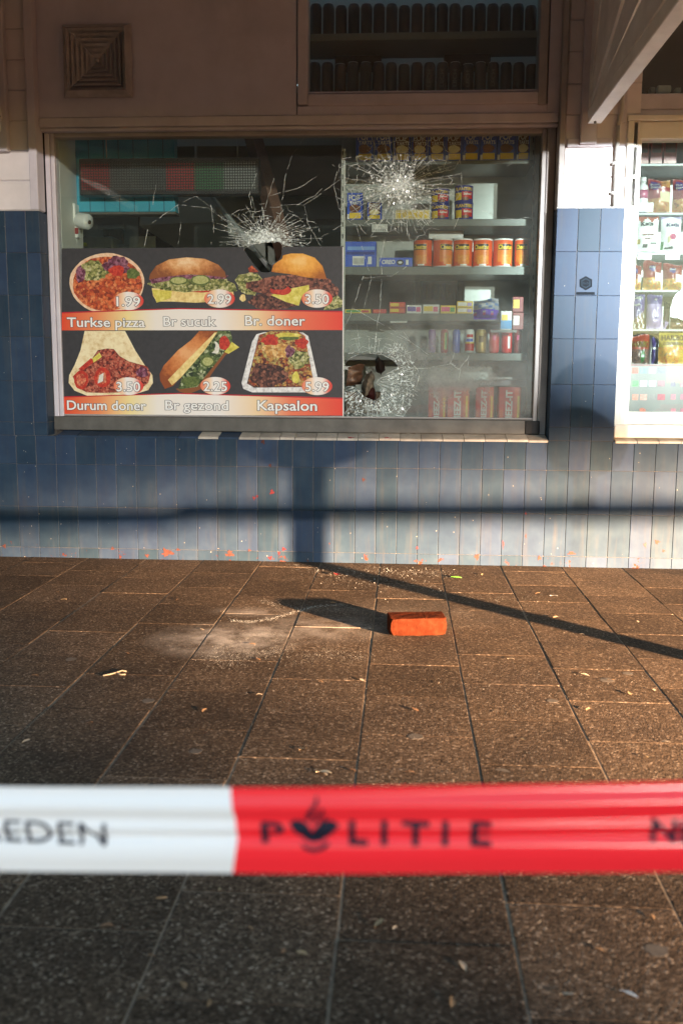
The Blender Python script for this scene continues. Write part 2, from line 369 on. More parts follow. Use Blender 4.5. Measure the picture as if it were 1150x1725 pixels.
CHIP = M('bare_clay', (0.085, 0.024, 0.016), 0.85, 0.35, 60); REDP = M('red_paint_splash', (0.15, 0.010, 0.012), 0.5, 0.2, 60)
for k, (cx, cy, rx, ry, mt) in enumerate(((282, 931, 15, 9, 0), (387, 933, 10, 8, 0), (248, 936, 5, 4, 0), (190, 924, 4, 4, 0), (300, 926, 5, 3, 0), (458, 829, 5, 6, 1), (428, 839, 4, 4, 1), (433, 836, 3, 3, 1), (455, 784, 3, 4, 0), (443, 744, 5, 6, 0), (455, 940, 5, 4, 1), (478, 925, 5, 4, 1), (470, 932, 3, 4, 1), (420, 927, 4, 3, 0),
                                          (803, 938, 6, 7, 0), (962, 932, 9, 4, 0), (908, 940, 5, 5, 0), (700, 945, 5, 3, 0), (1086, 918, 4, 6, 1), (1106, 913, 6, 5, 0), (1117, 928, 4, 3, 0), (702, 923, 2.5, 4, 1), (847, 917, 2, 9, 1), (885, 865, 2.5, 3, 1), (885, 903, 2, 5, 0), (612, 808, 4, 4, 0), (8, 920, 4, 5, 0), (590, 737, 8, 2, 1), (652, 738, 10, 2, 1))):
    w3 = [W(a, b, -.0014) for a, b in blob(cx, cy, rx * .6, ry * .62, 22, .6, 60 + k)]; mesh_obj('chip', prism_mesh([(v.x, v.z) for v in w3], .0012), (CHIP, REDP)[mt], wall, (0, -.0514, 0))
# tile maker's mark on the pier: hexagon badge and a bar
mark = thing('tile_badge', 'small grey hexagonal badge printed on the blue pier tile', 'badge', W(987, 500, -0.0012))
mk = M('badge_print', (0.010, 0.013, 0.018), 0.7, spec=.08); mk2 = M('badge_print_pale', (0.022, 0.032, 0.045), 0.7, spec=.08)
def flatpoly(name, pts, Y, mat, parent, thick=0.0005, off=None):
    p = off if off is not None else pl(parent)
    w3 = [W(a, b, Y) for a, b in pts]
    return mesh_obj(name, prism_mesh([(v.x - p.x, v.z - p.z) for v in w3], thick), mat, parent, (0, Y - p.y, 0))
hexa = lambda r: [(986 + r * math.cos(rad(a)), 477 - r * math.sin(rad(a))) for a in range(30, 390, 60)]
flatpoly('hexagon', hexa(12), -0.0018, mk, mark); flatpoly('hexagon_field', hexa(9), -0.0024, mk2, mark); flatpoly('hexagon_core', hexa(6.5), -0.003, mk, mark)
flatpoly('bar', [(970, 492), (1001, 492), (1001, 496.5), (970, 496.5)], -0.0018, mk, mark)
a = W(981, 479, -.0036); b2 = W(991, 479, -.0036); p0 = pl(mark)
lettering('lettering', 'BaBi', a.x - p0.x, b2.x - p0.x, a.z - p0.z, .012, -.0036 - p0.y, mk2, mark, 0.02)

# ---- painted timber facade above
fac = thing('timber_facade', 'pale painted timber facade with horizontal boards above the tiles', 'facade', (0, 0.2, 1.72))
def boards(x0, x1, z0, z1, pitch, y=0.03):
    z = z0
    while z < z1:
        wbox('board', x0, x1, y, y + .02, z + .002, min(z + pitch, z1) - .002, WHITEB, fac, 0.005, 2)
        wbox('board_lip', x0, x1, y + .006, y + .0245, z - .006, z + .0019, PAINT2, fac)
        z += pitch
zc = 1.7235
boards(LW, -1.812, zc, 3.2, 0.1385); boards(RP0 + .03, 1.078, zc, 3.2, 0.1385)
wbox('sheathing', LW, RW, 0.0565, 0.075, 2.7, 3.3, PAINT, fac)
wbox('sheathing', LW, -1.80, 0.0565, 0.29, 1.724, 2.699, BLACK, fac); wbox('sheathing', RP0 + .025, 1.08, 0.0565, 0.29, 1.724, 2.699, BLACK, fac)
wbox('corner_post', -1.806, LP - .004, 0.006, 0.099, zc, 3.2, PAINT, fac, .003)
wbox('corner_post', RP0 + .001, RP0 + .026, 0.006, 0.099, zc, 3.2, TAUPE, fac, .003)
x500 = W(499, 100, .06).x
wbox('side_panel', W(924.5, 80, .06).x + .001, RP0, 0.058, 0.0985, W(300, 196, .05).z + .001, 3.2, PAINT2, fac)
wbox('plain_panel', LP - .0035, x500, 0.062, 0.09, W(300, 196, .06).z + .001, 3.2, PAINT, fac)
wbox('head_board', LP - .0035, RP0, 0.048, 0.0985, W(300, 212, .05).z, W(300, 196, .05).z, PAINT2, fac, .004)
wbox('head_moulding', LP - .0035, RP0, 0.06, 0.0985, W(300, 219, .06).z, W(300, 212, .05).z - .001, PAINT2, fac, .006, 3)
pxbox('batten', 955, 232.5, 1031, 247, 0.012, 0.0295, PAINT, fac, .003)
pxbox('batten', 1046, -20, 1060, 205, 0.012, 0.05, PAINT2, fac, .003)

# vent with stepped recessed louvres
vent = thing('vent_grille', 'square stepped vent grille set in the plain panel at upper left', 'vent', W(165, 163, 0.055))
vc = W(165, 103, .055); vw = (W(222, 103, .055).x - W(107, 103, .055).x) / 2
VENT = M('vent_metal', (0.42, 0.385, 0.38), 0.5, 0.2, 20, dirt=0.4)
def ring_mesh(a, b, ya, yb):
    me = bpy.data.meshes.new('ring'); q = [(-1, -1), (1, -1), (1, 1), (-1, 1)]
    me.from_pydata([(x * a, ya, z * a) for x, z in q] + [(x * b, yb, z * b) for x, z in q] + [(x * b, yb + .004, z * b) for x, z in q] + [(x * a, ya + .004, z * a) for x, z in q], [],
                   [f for i in range(4) for f in ((i, (i + 1) % 4, (i + 1) % 4 + 4, i + 4), (i + 4, (i + 1) % 4 + 4, (i + 1) % 4 + 8, i + 8), (i + 8, (i + 1) % 4 + 8, (i + 1) % 4 + 12, i + 12), (i + 12, (i + 1) % 4 + 12, (i + 1) % 4, i))]); me.update(); return me
vo_ = vc - pl(vent) + Vector((0, -.036, 0))
mesh_obj('frame', ring_mesh(vw, vw * .86, .032, -.002), VENT, vent, vo_)
for k in range(6):
    a = vw * (.85 - .135 * k); mesh_obj('louvre', ring_mesh(a, a - vw * .115, .002 + .0035 * k, .02 + .0035 * k), VENT, vent, vo_)
mesh_obj('core', box_mesh(vw * .1, .012, vw * .1, .002, 1, VENT), None, vent, vo_ + Vector((0, .028, 0)))

# conduit with clips on the pier boards
CON = M('conduit_grey', (0.42, 0.40, 0.38), 0.5, 0.12, 12)
con = thing('conduit_pipe', 'thin grey conduit pipe clipped to the white boards beside the right window', 'pipe', (W(1034, 350, .012).x, .012, 1.724))
top = W(1037, 212, .012).z
xC = con.location.x
tube('pipe', [(0, 0, 0), (0, 0, top - 1.724)], .0095, CON, con, 12)
tube('pipe', [(.0, 0, top - 1.724), (.004, 0, top - 1.70), (.014, .0, top - 1.66), (.018, 0, 3.2 - 1.724)], .0095, CON, con, 12)
for py in (275, 325): mesh_obj('clip', box_mesh(.026, .026, .014, .003, 1, CON), None, con, (-.006, .004, W(1034, py, .012).z - 1.724))

# ---- canopy and its brackets (the canopy hangs just above the picture; it shades the wall above the windows)
can = thing('shop_canopy', 'pale timber canopy roof over the pavement, its shadow lies on the facade', 'canopy', (0, 0.05, 3.0))
CANW = M('canopy_timber', (0.72, 0.70, 0.71), 0.6, 0.12, 6, 0.1, 80, dirt=0.3)
wbox('fascia', -9, 9, -2.04, -2.0, 2.193, 2.72, CANW, can, .004)
def slope_board(y0, z0, y1, z1, t=.03):
    me = bpy.data.meshes.new('soffit_board'); o = pl(can)
    v = [(x - o.x, y - o.y, z - o.z) for x in (-9, 9) for y, z in ((y0, z0), (y1, z1), (y1, z1 + t), (y0, z0 + t))]
    me.from_pydata(v, [], [(0, 1, 2, 3), (7, 6, 5, 4), (0, 4, 5, 1), (1, 5, 6, 2), (2, 6, 7, 3), (3, 7, 4, 0)]); me.update()
    mesh_obj('soffit_board', me, CANW, can)
N = 12
for k in range(N):
    y0 = -1.998 + 2.05 * k / N; y1 = -1.998 + 2.05 * (k + 1) / N - .004
    f = lambda y: 2.55 + (y + 2) / 2.05 * .62
    slope_board(y0, f(y0), y1, f(y1))
BR = M('bracket_timber', (0.82, 0.78, 0.74), 0.55, 0.1, 8, 0.1, 90, dirt=0.25)
def bracket(px, py, label, mirror=1):
    p = W(px, py, 0.0); x = p.x; z = p.z
    t = thing('canopy_bracket', label, 'bracket', (x, 0.0, z), 'brackets carrying the canopy')
    # horizontal arm running out from the wall, then tapered infill boards rising in a fan behind it
    mesh_obj('arm', box_mesh(.062, 1.92, .055, .003, 1, BR), None, t, (.034 * mirror, -1.04, .012))
    edges = [(10.5, 1.45), (23, 1.05), (41.5, .74), (66, .62), (88, .58)]
    prev = 1.2
    for k, (ang, ln) in enumerate(edges):
        a0, a1 = rad(prev), rad(ang - 2.2); L0 = min(1.9, .80 / max(.05, math.sin(a0)) if k else 1.9); L1 = min(1.6, .80 / math.sin(a1))
        # tapered board: a thin wedge in the y,z plane
        q = [(-.0 - .02 * math.cos(a0), .045 + .02 * math.sin(a0)), (-L0 * math.cos(a0), .045 + L0 * math.sin(a0)), (-L1 * math.cos(a1), .045 + L1 * math.sin(a1)), (-.03 * math.cos(a1), .045 + .03 * math.sin(a1))]
        if k == 0: q[1] = (-1.95, .045 + 1.95 * math.tan(a0)); q[2] = (-1.95, .045 + 1.95 * math.tan(a1))
        me = bpy.data.meshes.new('infill_board'); th = .018 + .004 * (k % 2); dx = .006 * (k % 2)
        v = [(xx, y, zz) for xx in (.005 + dx, .005 + dx + th) for y, zz in q]
        me.from_pydata(v, [], [(0, 1, 2, 3), (7, 6, 5, 4), (0, 4, 5, 1), (1, 5, 6, 2), (2, 6, 7, 3), (3, 7, 4, 0)]); me.update()
        if not (k == 0 or k >= 0): pass
        mesh_obj('infill_board', me, BR, t, (.012, 0, 0)); prev = ang
    wbox('wall_plate', x - .012, x + .062, -.012, .0285, z - .085, z + .75, PAINT2, t, .003)
    mesh_obj('bolt', lathe([(.0001, -.004), (.006, -.004), (.006, .004), (.0001, .004)], 10), RAIL, t, (.03, -.12, -.02))
bracket(982, 210, 'pale timber bracket fanning out over the pier between the windows')
bracket(-8, 224, 'pale timber bracket cut by the left edge above the left pier')
# ================================================================== WINDOWS
def glass_material(name, dust=None, tint=(0.93, 0.97, 0.95)):
    """window glass: clear, mirror-like at its surface, with a film of dust; its patches also paint in milky glare"""
    m, n, l, b = _nodes(name); n.remove(b); out = n['Material Output']
    tr = n.new('ShaderNodeBsdfTransparent'); tr.inputs[0].default_value = (*tint, 1)
    gl = n.new('ShaderNodeBsdfGlossy'); gl.inputs['Roughness'].default_value = 0.02; gl.inputs[0].default_value = (1, 1, 1, 1)
    lw = n.new('ShaderNodeLayerWeight'); fz = _math(n, l, 'ADD', _math(n, l, 'MULTIPLY', _math(n, l, 'POWER', lw.outputs['Facing'], 5.0), 0.96), 0.04)
    mx = n.new('ShaderNodeMixShader'); l.new(fz, mx.inputs[0]); l.new(tr.outputs[0], mx.inputs[1]); l.new(gl.outputs[0], mx.inputs[2])
    res = mx.outputs[0]
    pos = n.new('ShaderNodeNewGeometry').outputs['Position']
    df = n.new('ShaderNodeBsdfDiffuse'); df.inputs[0].default_value = (0.60, 0.61, 0.58, 1)
    tl = n.new('ShaderNodeBsdfTranslucent'); tl.inputs[0].default_value = (0.60, 0.61, 0.58, 1)
    ad = n.new('ShaderNodeMixShader'); ad.inputs[0].default_value = 0.35; l.new(df.outputs[0], ad.inputs[1]); l.new(tl.outputs[0], ad.inputs[2])
    nz = _noise(n, l, pos, 5.5, 7, 0.65); fine = _noise(n, l, pos, 120, 3)
    fac = None
    for (x, z, rx, rz, k) in (dust or []):
        vm = n.new('ShaderNodeVectorMath'); vm.operation = 'SUBTRACT'; vm.inputs[1].default_value = (x, 0, z); l.new(pos, vm.inputs[0])
        vs = n.new('ShaderNodeVectorMath'); vs.operation = 'MULTIPLY'; vs.inputs[1].default_value = (1 / rx, 0, 1 / rz); l.new(vm.outputs[0], vs.inputs[0])
        ln = n.new('ShaderNodeVectorMath'); ln.operation = 'LENGTH'; l.new(vs.outputs[0], ln.inputs[0])
        q = _math(n, l, 'MULTIPLY', _math(n, l, 'SUBTRACT', 1.0, ln.outputs['Value'], True), k)
        fac = q if fac is None else _math(n, l, 'ADD', fac, q)
    base = _math(n, l, 'MULTIPLY', nz.outputs['Fac'], 0.035)
    if fac is not None:
        cr = _ramp(n, [(0.28, (0.2, 0.2, 0.2)), (0.68, (1, 1, 1))]); l.new(nz.outputs['Fac'], cr.inputs[0])
        fac = _math(n, l, 'ADD', _math(n, l, 'MULTIPLY', fac, cr.outputs[0]), base, True)
    else: fac = base
    fac = _math(n, l, 'MULTIPLY', fac, _math(n, l, 'ADD', _math(n, l, 'MULTIPLY', fine.outputs['Fac'], 0.6), 0.7), True)
    m2 = n.new('ShaderNodeMixShader'); l.new(fac, m2.inputs[0]); l.new(res, m2.inputs[1]); l.new(ad.outputs[0], m2.inputs[2])
    l.new(m2.outputs[0], out.inputs[0]); return m
def dz(px, py, rx, rz, k):
    p = W(px, py, .13); return (p.x, p.z, rx, rz, k)
GLASS = glass_material('dusty_hazy_glass', [dz(780, 640, .62, .42, .5), dz(690, 560, .55, .6, .27), dz(850, 700, .4, .22, .16), dz(760, 340, .6, .5, .07)])  # dust patches, raised to stand in for haze and milky glare too
CLEAR = glass_material('clear_glass')
def crack_material():
    m, n, l, b = _nodes('fractured_glass')
    b.inputs['Base Color'].default_value = (0.80, 0.86, 0.83, 1); b.inputs['Roughness'].default_value = 0.22
    b.inputs['Specular IOR Level'].default_value = 0.8; b.inputs['Transmission Weight'].default_value = 0.0
    pos = n.new('ShaderNodeNewGeometry').outputs['Position']; nz = _noise(n, l, pos, 85, 3, .7)
    r = _ramp(n, [(0.32, (0.25, 0.25, 0.25)), (0.56, (1, 1, 1))]); l.new(nz.outputs['Fac'], r.inputs[0]); l.new(r.outputs[0], b.inputs['Alpha'])
    return m
CRACK = crack_material()

win = thing('shop_window', 'large shop window with smashed glass beside the menu board', 'window', (-0.5, 0.1, 0.652))
GY = 0.130
zt, zb = W(500, 219, .1).z, 0.6525
xl, xr = LP + .001, RP0 - .001
xgl, xgr = W(98, 450, .1).x, W(906, 450, .1).x
zgt, zgb = W(500, 227, .1).z, W(500, 704, .1).z
wbox('jamb', xl, xgl - .022, 0.1, 0.17, zb, zt - .0005, PAINT, win, .003)
wbox('jamb', xgl - .0205, xgl, 0.108, 0.17, zb + .03, zt - .0005, PAINT2, win, .004, 2)
wbox('jamb', xgr + .0225, xr, 0.1, 0.17, zb, zt - .0005, TAUPE, win, .003)  # darker tone than the left jamb, painting in the pier's shade
wbox('jamb', xgr, xgr + .021, 0.108, 0.17, zb + .03, zt - .0005, TAUPE, win, .004, 2)
wbox('head_rail', xgl + .0005, xgr - .0005, 0.104, 0.17, zgt, zt - .0008, TAUPE, win, .004, 2)
x80, x895 = W(98, 718, .085).x, W(884, 718, .085).x
wbox('bottom_rail', xl + .002, x895 - .001, 0.083, 0.099, zb + .002, zgb - .001, RAIL, win, .003)
wbox('bottom_rail', x895, xr - .03, 0.086, 0.099, zb + .004, zgb - .004, BLACK, win, .003)
wbox('bottom_bead', xgl, xgr, 0.1002, 0.17, zb + .004, zgb, RAIL, win, .002)
wbox('glazing_bead', xgl, xgr, 0.112, 0.128, zgb + .0005, zgb + .009, TAUPE, win, .003)

# ---- broken pane: outline with two holes, 4 mm thick
HOLE1 = [(405, 432), (412, 418), (420, 414), (431, 410), (446, 408), (461, 409), (470, 405), (476, 413), (474, 432), (470, 439), (458, 446), (459, 456), (452, 462), (438, 460), (424, 448)]
HOLE2 = [(580, 655), (578, 632), (581, 612), (590, 603), (603, 597), (622, 595), (645, 598), (660, 606), (670, 616), (666, 622), (650, 630), (638, 638), (633, 646), (641, 650), (640, 657), (643, 662), (638, 671), (631, 675), (622, 672), (612, 668), (604, 658), (596, 652), (586, 651)]
def to_xz(pts, Y): return [((v := W(a, b, Y)).x, v.z) for a, b in pts]
def pane_mesh(outer, holes, Y, t):
    bm = bmesh.new(); edges = []
    for loop in [outer] + holes:
        vs = [bm.verts.new((x, Y, z)) for x, z in loop]
        edges += [bm.edges.new((vs[i], vs[(i + 1) % len(vs)])) for i in range(len(vs))]
    bmesh.ops.triangle_fill(bm, edges=edges, use_beauty=True, use_dissolve=False)
    r = bmesh.ops.extrude_face_region(bm, geom=bm.faces[:])
    bmesh.ops.translate(bm, vec=(0, t, 0), verts=[g for g in r['geom'] if isinstance(g, bmesh.types.BMVert)])
    bmesh.ops.recalc_face_normals(bm, faces=bm.faces); return from_bm('glass_pane', bm)
P = pl(win)
outer = [(xgl - .006, zgb - .004), (xgr + .006, zgb - .004), (xgr + .006, zgt + .006), (xgl - .006, zgt + .006)]
me = pane_mesh(outer, [to_xz(HOLE1, GY), to_xz(HOLE2, GY)], GY, .004); me.transform(Matrix.Translation(-P))
pane = mesh_obj('glass_pane', me, GLASS, win)

# ---- cracks: thin ridges standing on the glass
class Cracks:
    def __init__(s): s.v = []; s.f = []
    def seg(s, a, b, wd):
        A, B = W(a[0], a[1], GY - .0006), W(b[0], b[1], GY - .0006); d = B - A
        if d.length < 1e-5: return
        n_ = Vector((-d.z, 0, d.x)).normalized() * wd; i = len(s.v); q = Vector((0, -.0016, 0))
        s.v += [A - n_, A + n_, A + q * min(1, wd / .0008), B - n_, B + n_, B + q * min(1, wd / .0008)]
        s.f += [(i, i + 2, i + 5, i + 3), (i + 2, i + 1, i + 4, i + 5)]
    def flake(s, c, r, q):
        a = q.uniform(0, 6.28); pts = [(c[0] + r * math.cos(a + k * 2.1 + q.uniform(-.5, .5)) * q.uniform(.5, 1.3), c[1] + r * math.sin(a + k * 2.1) * q.uniform(.5, 1.3)) for k in range(3)]
        i = len(s.v); s.v += [W(p[0], p[1], GY - .001 - q.uniform(0, .0025)) for p in pts]; s.f.append((i, i + 1, i + 2))
    def poly(s, pts, wd):
        for a, b in zip(pts, pts[1:]): s.seg(a, b, wd * R.uniform(.6, 1.3))
    def build(s, name, parent):
        me = bpy.data.meshes.new(name); P = pl(parent); me.from_pydata([v - P for v in s.v], [], s.f); me.update(); return me
def inside(p, poly):
    c = False; j = len(poly) - 1
    for i in range(len(poly)):
        if (poly[i][1] > p[1]) != (poly[j][1] > p[1]) and p[0] < (poly[j][0] - poly[i][0]) * (p[1] - poly[i][1]) / (poly[j][1] - poly[i][1]) + poly[i][0]: c = not c
        j = i
    return c
def spider(c, radii, nr, seed, wd, crush, flakes, holes=(), ymax=9999, xmin=0, squash=1.0, arcs=0.75, long=()):
    q = random.Random(seed); C = Cracks(); cx, cy = c
    def ok(p): return p[1] < ymax and p[0] > xmin and not any(inside(p, h) for h in holes)
    angs = sorted(q.uniform(0, 360) for _ in range(nr)); angs = [a * .4 + .6 * (360 * i / nr) for i, a in enumerate(angs)]
    def pt(a, r): return (cx + r * math.cos(rad(a)), cy - squash * r * math.sin(rad(a)))
    for a in angs:                                   # radial cracks
        rm = radii[-1] * q.uniform(.45, 1.05); r = radii[0] * q.uniform(.1, .7); p = pt(a, r); aa = a
        while r < rm:
            r += q.uniform(4, 10); aa += q.uniform(-1.2, 1.2); p2 = pt(aa, r)
            if ok(p) and ok(p2): C.seg(p, p2, wd * q.uniform(.45, 1.2))
            p = p2
    for r0 in radii:                                 # broken rings
        k = max(10, int(r0 * .7)); jit = [q.uniform(-.07, .07) for _ in range(k)]
        for i in range(k):
            if q.random() > arcs: continue
            p, p2 = pt(360 * i / k, r0 * (1 + jit[i])), pt(360 * (i + 1) / k, r0 * (1 + jit[(i + 1) % k]))
            if ok(p) and ok(p2): C.seg(p, p2, wd * q.uniform(.4, 1.3))
    for _ in range(crush):                           # crushed web
        a = q.uniform(0, 360); r = radii[-1] * .72 * abs(q.gauss(0, .5)); p = pt(a, r); d = q.uniform(2.5, 9); b_ = a + q.choice((0, 90, 60, 120)) + q.uniform(-20, 20)
        p2 = (p[0] + d * math.cos(rad(b_)), p[1] - squash * d * math.sin(rad(b_)))
        if ok(p) and ok(p2): C.seg(p, p2, wd * q.uniform(.35, .9))
    for _ in range(flakes):
        a = q.uniform(0, 360); p = pt(a, radii[-1] * .6 * abs(q.gauss(0, .45)))
        if ok(p): C.flake(p, q.uniform(1, 3.2), q)
    for line in long:                                # single long runs
        pts = []
        for (x0, y0), (x1, y1) in zip(line, line[1:]):
            n_ = max(2, int(math.hypot(x1 - x0, y1 - y0) / 7))
            pts += [(x0 + (x1 - x0) * k / n_ + q.uniform(-.9, .9), y0 + (y1 - y0) * k / n_ + q.uniform(-.9, .9)) for k in range(n_)]
        pts.append(line[-1])
        for p, p2 in zip(pts, pts[1:]):
            if ok(p) and ok(p2) and q.random() < .86: C.seg(p, p2, wd * q.uniform(.35, 1.1))
    return C
c2 = spider((672, 312), [12, 19, 26, 33, 41, 50, 60, 72, 86, 102], 96, 3, .0012, 620, 480, arcs=.62, squash=.9,
            long=[[(640, 270), (600, 262), (575, 268)], [(700, 275), (735, 240), (762, 215)], [(735, 290), (765, 285), (775, 268)], [(775, 268), (778, 320)], [(765, 285), (790, 240), (800, 225)],
                  [(648, 400), (640, 440), (643, 462)], [(575, 268), (562, 310), (570, 350), (590, 375)], [(600, 380), (625, 470), (612, 520)], [(690, 445), (660, 465), (612, 468)], [(625, 345), (590, 372)], [(777, 352), (770, 372), (764, 385)], [(845, 365), (868, 370), (890, 366)], [(853, 281), (868, 272)], [(810, 355), (822, 358), (830, 364)]])
o = mesh_obj('crack', c2.build('crack', win), CRACK, pane); tag(o, kind='stuff')
c1 = spider((446, 402), [12, 19, 27, 36, 47, 60, 76, 92], 84, 11, .0012, 520, 380, holes=(HOLE1,), ymax=416, arcs=.6, squash=.62,
            long=[[(470, 380), (480, 300), (492, 262)], [(492, 262), (512, 232)], [(440, 372), (452, 330), (462, 300)], [(452, 330), (500, 318), (545, 290)], [(500, 345), (530, 330), (548, 312)], [(470, 345), (512, 345), (518, 375), (540, 415)],
                  [(512, 345), (535, 330), (576, 300)], [(430, 360), (424, 330)], [(385, 375), (350, 350), (300, 345), (250, 380), (243, 415)], [(360, 380), (355, 345)], [(400, 385), (330, 330), (300, 345)], [(300, 345), (305, 380), (300, 412)], [(540, 400), (560, 388), (577, 378)], [(263, 312), (258, 345)], [(430, 380), (420, 330), (432, 292)]])
tag(mesh_obj('crack', c1.build('crack', win), CRACK, pane), kind='stuff')
c3 = spider((624, 642), [44, 52, 60, 68, 77], 70, 21, .0014, 0, 0, holes=(HOLE2,), arcs=.7, xmin=578, squash=.98,
            long=[[(630, 578), (640, 520), (642, 470)], [(640, 555), (690, 575), (725, 600)], [(606, 585), (600, 545)], [(690, 620), (720, 620), (760, 612), (775, 620), (772, 640)], [(660, 605), (700, 590), (680, 560)], [(580, 550), (590, 530), (612, 465)], [(595, 520), (660, 555), (690, 575)], [(640, 700), (660, 702)], [(765, 595), (758, 612), (772, 622), (790, 600), (787, 618)]])
q = random.Random(5)
for _ in range(900):                                  # crushed collar round the lower hole
    a = q.uniform(150, 420); r = q.uniform(26, 76) * (1 if a > 200 else .9); p = (626 + r * math.cos(rad(a)), 640 - r * math.sin(rad(a)))
    d = q.uniform(2, 7); b_ = a + q.choice((0, 90)) + q.uniform(-30, 30); p2 = (p[0] + d * math.cos(rad(b_)), p[1] - d * math.sin(rad(b_)))
    if p[0] > 579 and p2[0] > 579 and p[1] < 702 and p2[1] < 702 and not inside(p, HOLE2) and not inside(p2, HOLE2):
        c3.seg(p, p2, .0013 * q.uniform(.35, 1.0))
        if q.random() < .4: c3.flake(p, q.uniform(1, 2.8), q)
tag(mesh_obj('crack', c3.build('crack', win), CRACK, pane), kind='stuff')
# ragged bright rim of the holes
for hole in (HOLE1, HOLE2):
    C = Cracks(); q = random.Random(9)
    for a, b in zip(hole, hole[1:] + hole[:1]): C.seg(a, b, .0015 * q.uniform(.4, 1.0))
    mesh_obj('broken_edge', C.build('broken_edge', win), CRACK, pane)

# ================================================================== MENU BOARD (hung on the outside of the glass)
BY = 0.121
INK = M('menu_black', (0.040, 0.037, 0.040), 0.42, 0.15, 40)
menu = thing('menu_board', 'printed menu board with six dishes and prices on the smashed window', 'menu board', W(340, 701, BY))
MP = pl(menu)
TORN = [(409, 400), (409, 417), (411, 421), (428, 446), (440, 459), (453, 459), (459, 456), (457, 445), (470, 438), (474, 431), (476, 416), (477, 400)]
bo = [(104.5, 418.5), (410, 416.5), (411, 421), (419, 433), (428, 446), (440, 458.5), (453, 459), (459, 456), (457.5, 447), (463, 443), (470, 438.5), (474, 431), (477, 415.8), (577, 415), (577.5, 702), (104, 700)]
flatpoly('board', bo, BY, INK, menu, .0015)
EDGE = M('board_edge', (.7, .68, .66), .5)
flatpoly('board_edge', [(104.2, 699), (577, 701), (577, 703), (104.2, 701)], BY - .0006, EDGE, menu, .0022)
flatpoly('board_edge', [(576.6, 416), (578.4, 416), (578.6, 702), (576.8, 702)], BY - .0006, EDGE, menu, .0022)
def grad_material(name, stops, x0, x1, rough=.4):
    m, n, l, b = _nodes(name); pos = n.new('ShaderNodeNewGeometry').outputs['Position']; s = n.new('ShaderNodeSeparateXYZ'); l.new(pos, s.inputs[0])
    mr = n.new('ShaderNodeMapRange'); mr.inputs[1].default_value = x0; mr.inputs[2].default_value = x1; l.new(s.outputs[0], mr.inputs[0])
    r = _ramp(n, stops); l.new(mr.outputs[0], r.inputs[0]); l.new(r.outputs[0], b.inputs['Base Color']); b.inputs['Roughness'].default_value = rough; return m
xb0, xb1 = W(104, 540, BY).x, W(577, 540, BY).x
BAN = grad_material('banner_print', [(0, srgb(222, 70, 40)), (.13, srgb(232, 140, 90)), (.24, srgb(238, 215, 150)), (.34, srgb(236, 226, 215)), (.56, srgb(238, 230, 224)), (.70, srgb(238, 205, 160)), (.82, srgb(232, 120, 85)), (1, srgb(226, 62, 44))], xb0, xb1)
REDL = M('menu_red_line', srgb(190, 30, 45), .4)
def arc_top(y0, y1, y2): return [(104.5 + 472.5 * k / 12, (y0 + (y1 - y0) * k / 5) if k <= 5 else (y1 + (y2 - y1) * (k - 5) / 7)) for k in range(13)]
flatpoly('banner', arc_top(527, 520, 525) + [(577, 556), (104.5, 556.5)], BY - .0012, BAN, menu)
flatpoly('banner_line', arc_top(526, 519, 524) + list(reversed(arc_top(528, 520.8, 526))), BY - .0016, REDL, menu)
flatpoly('banner', arc_top(669, 663, 671) + [(577, 700), (104.5, 699)], BY - .0012, BAN, menu)
flatpoly('banner_line', arc_top(668, 662, 670) + list(reversed(arc_top(669.6, 663.8, 672))), BY - .0016, REDL, menu)
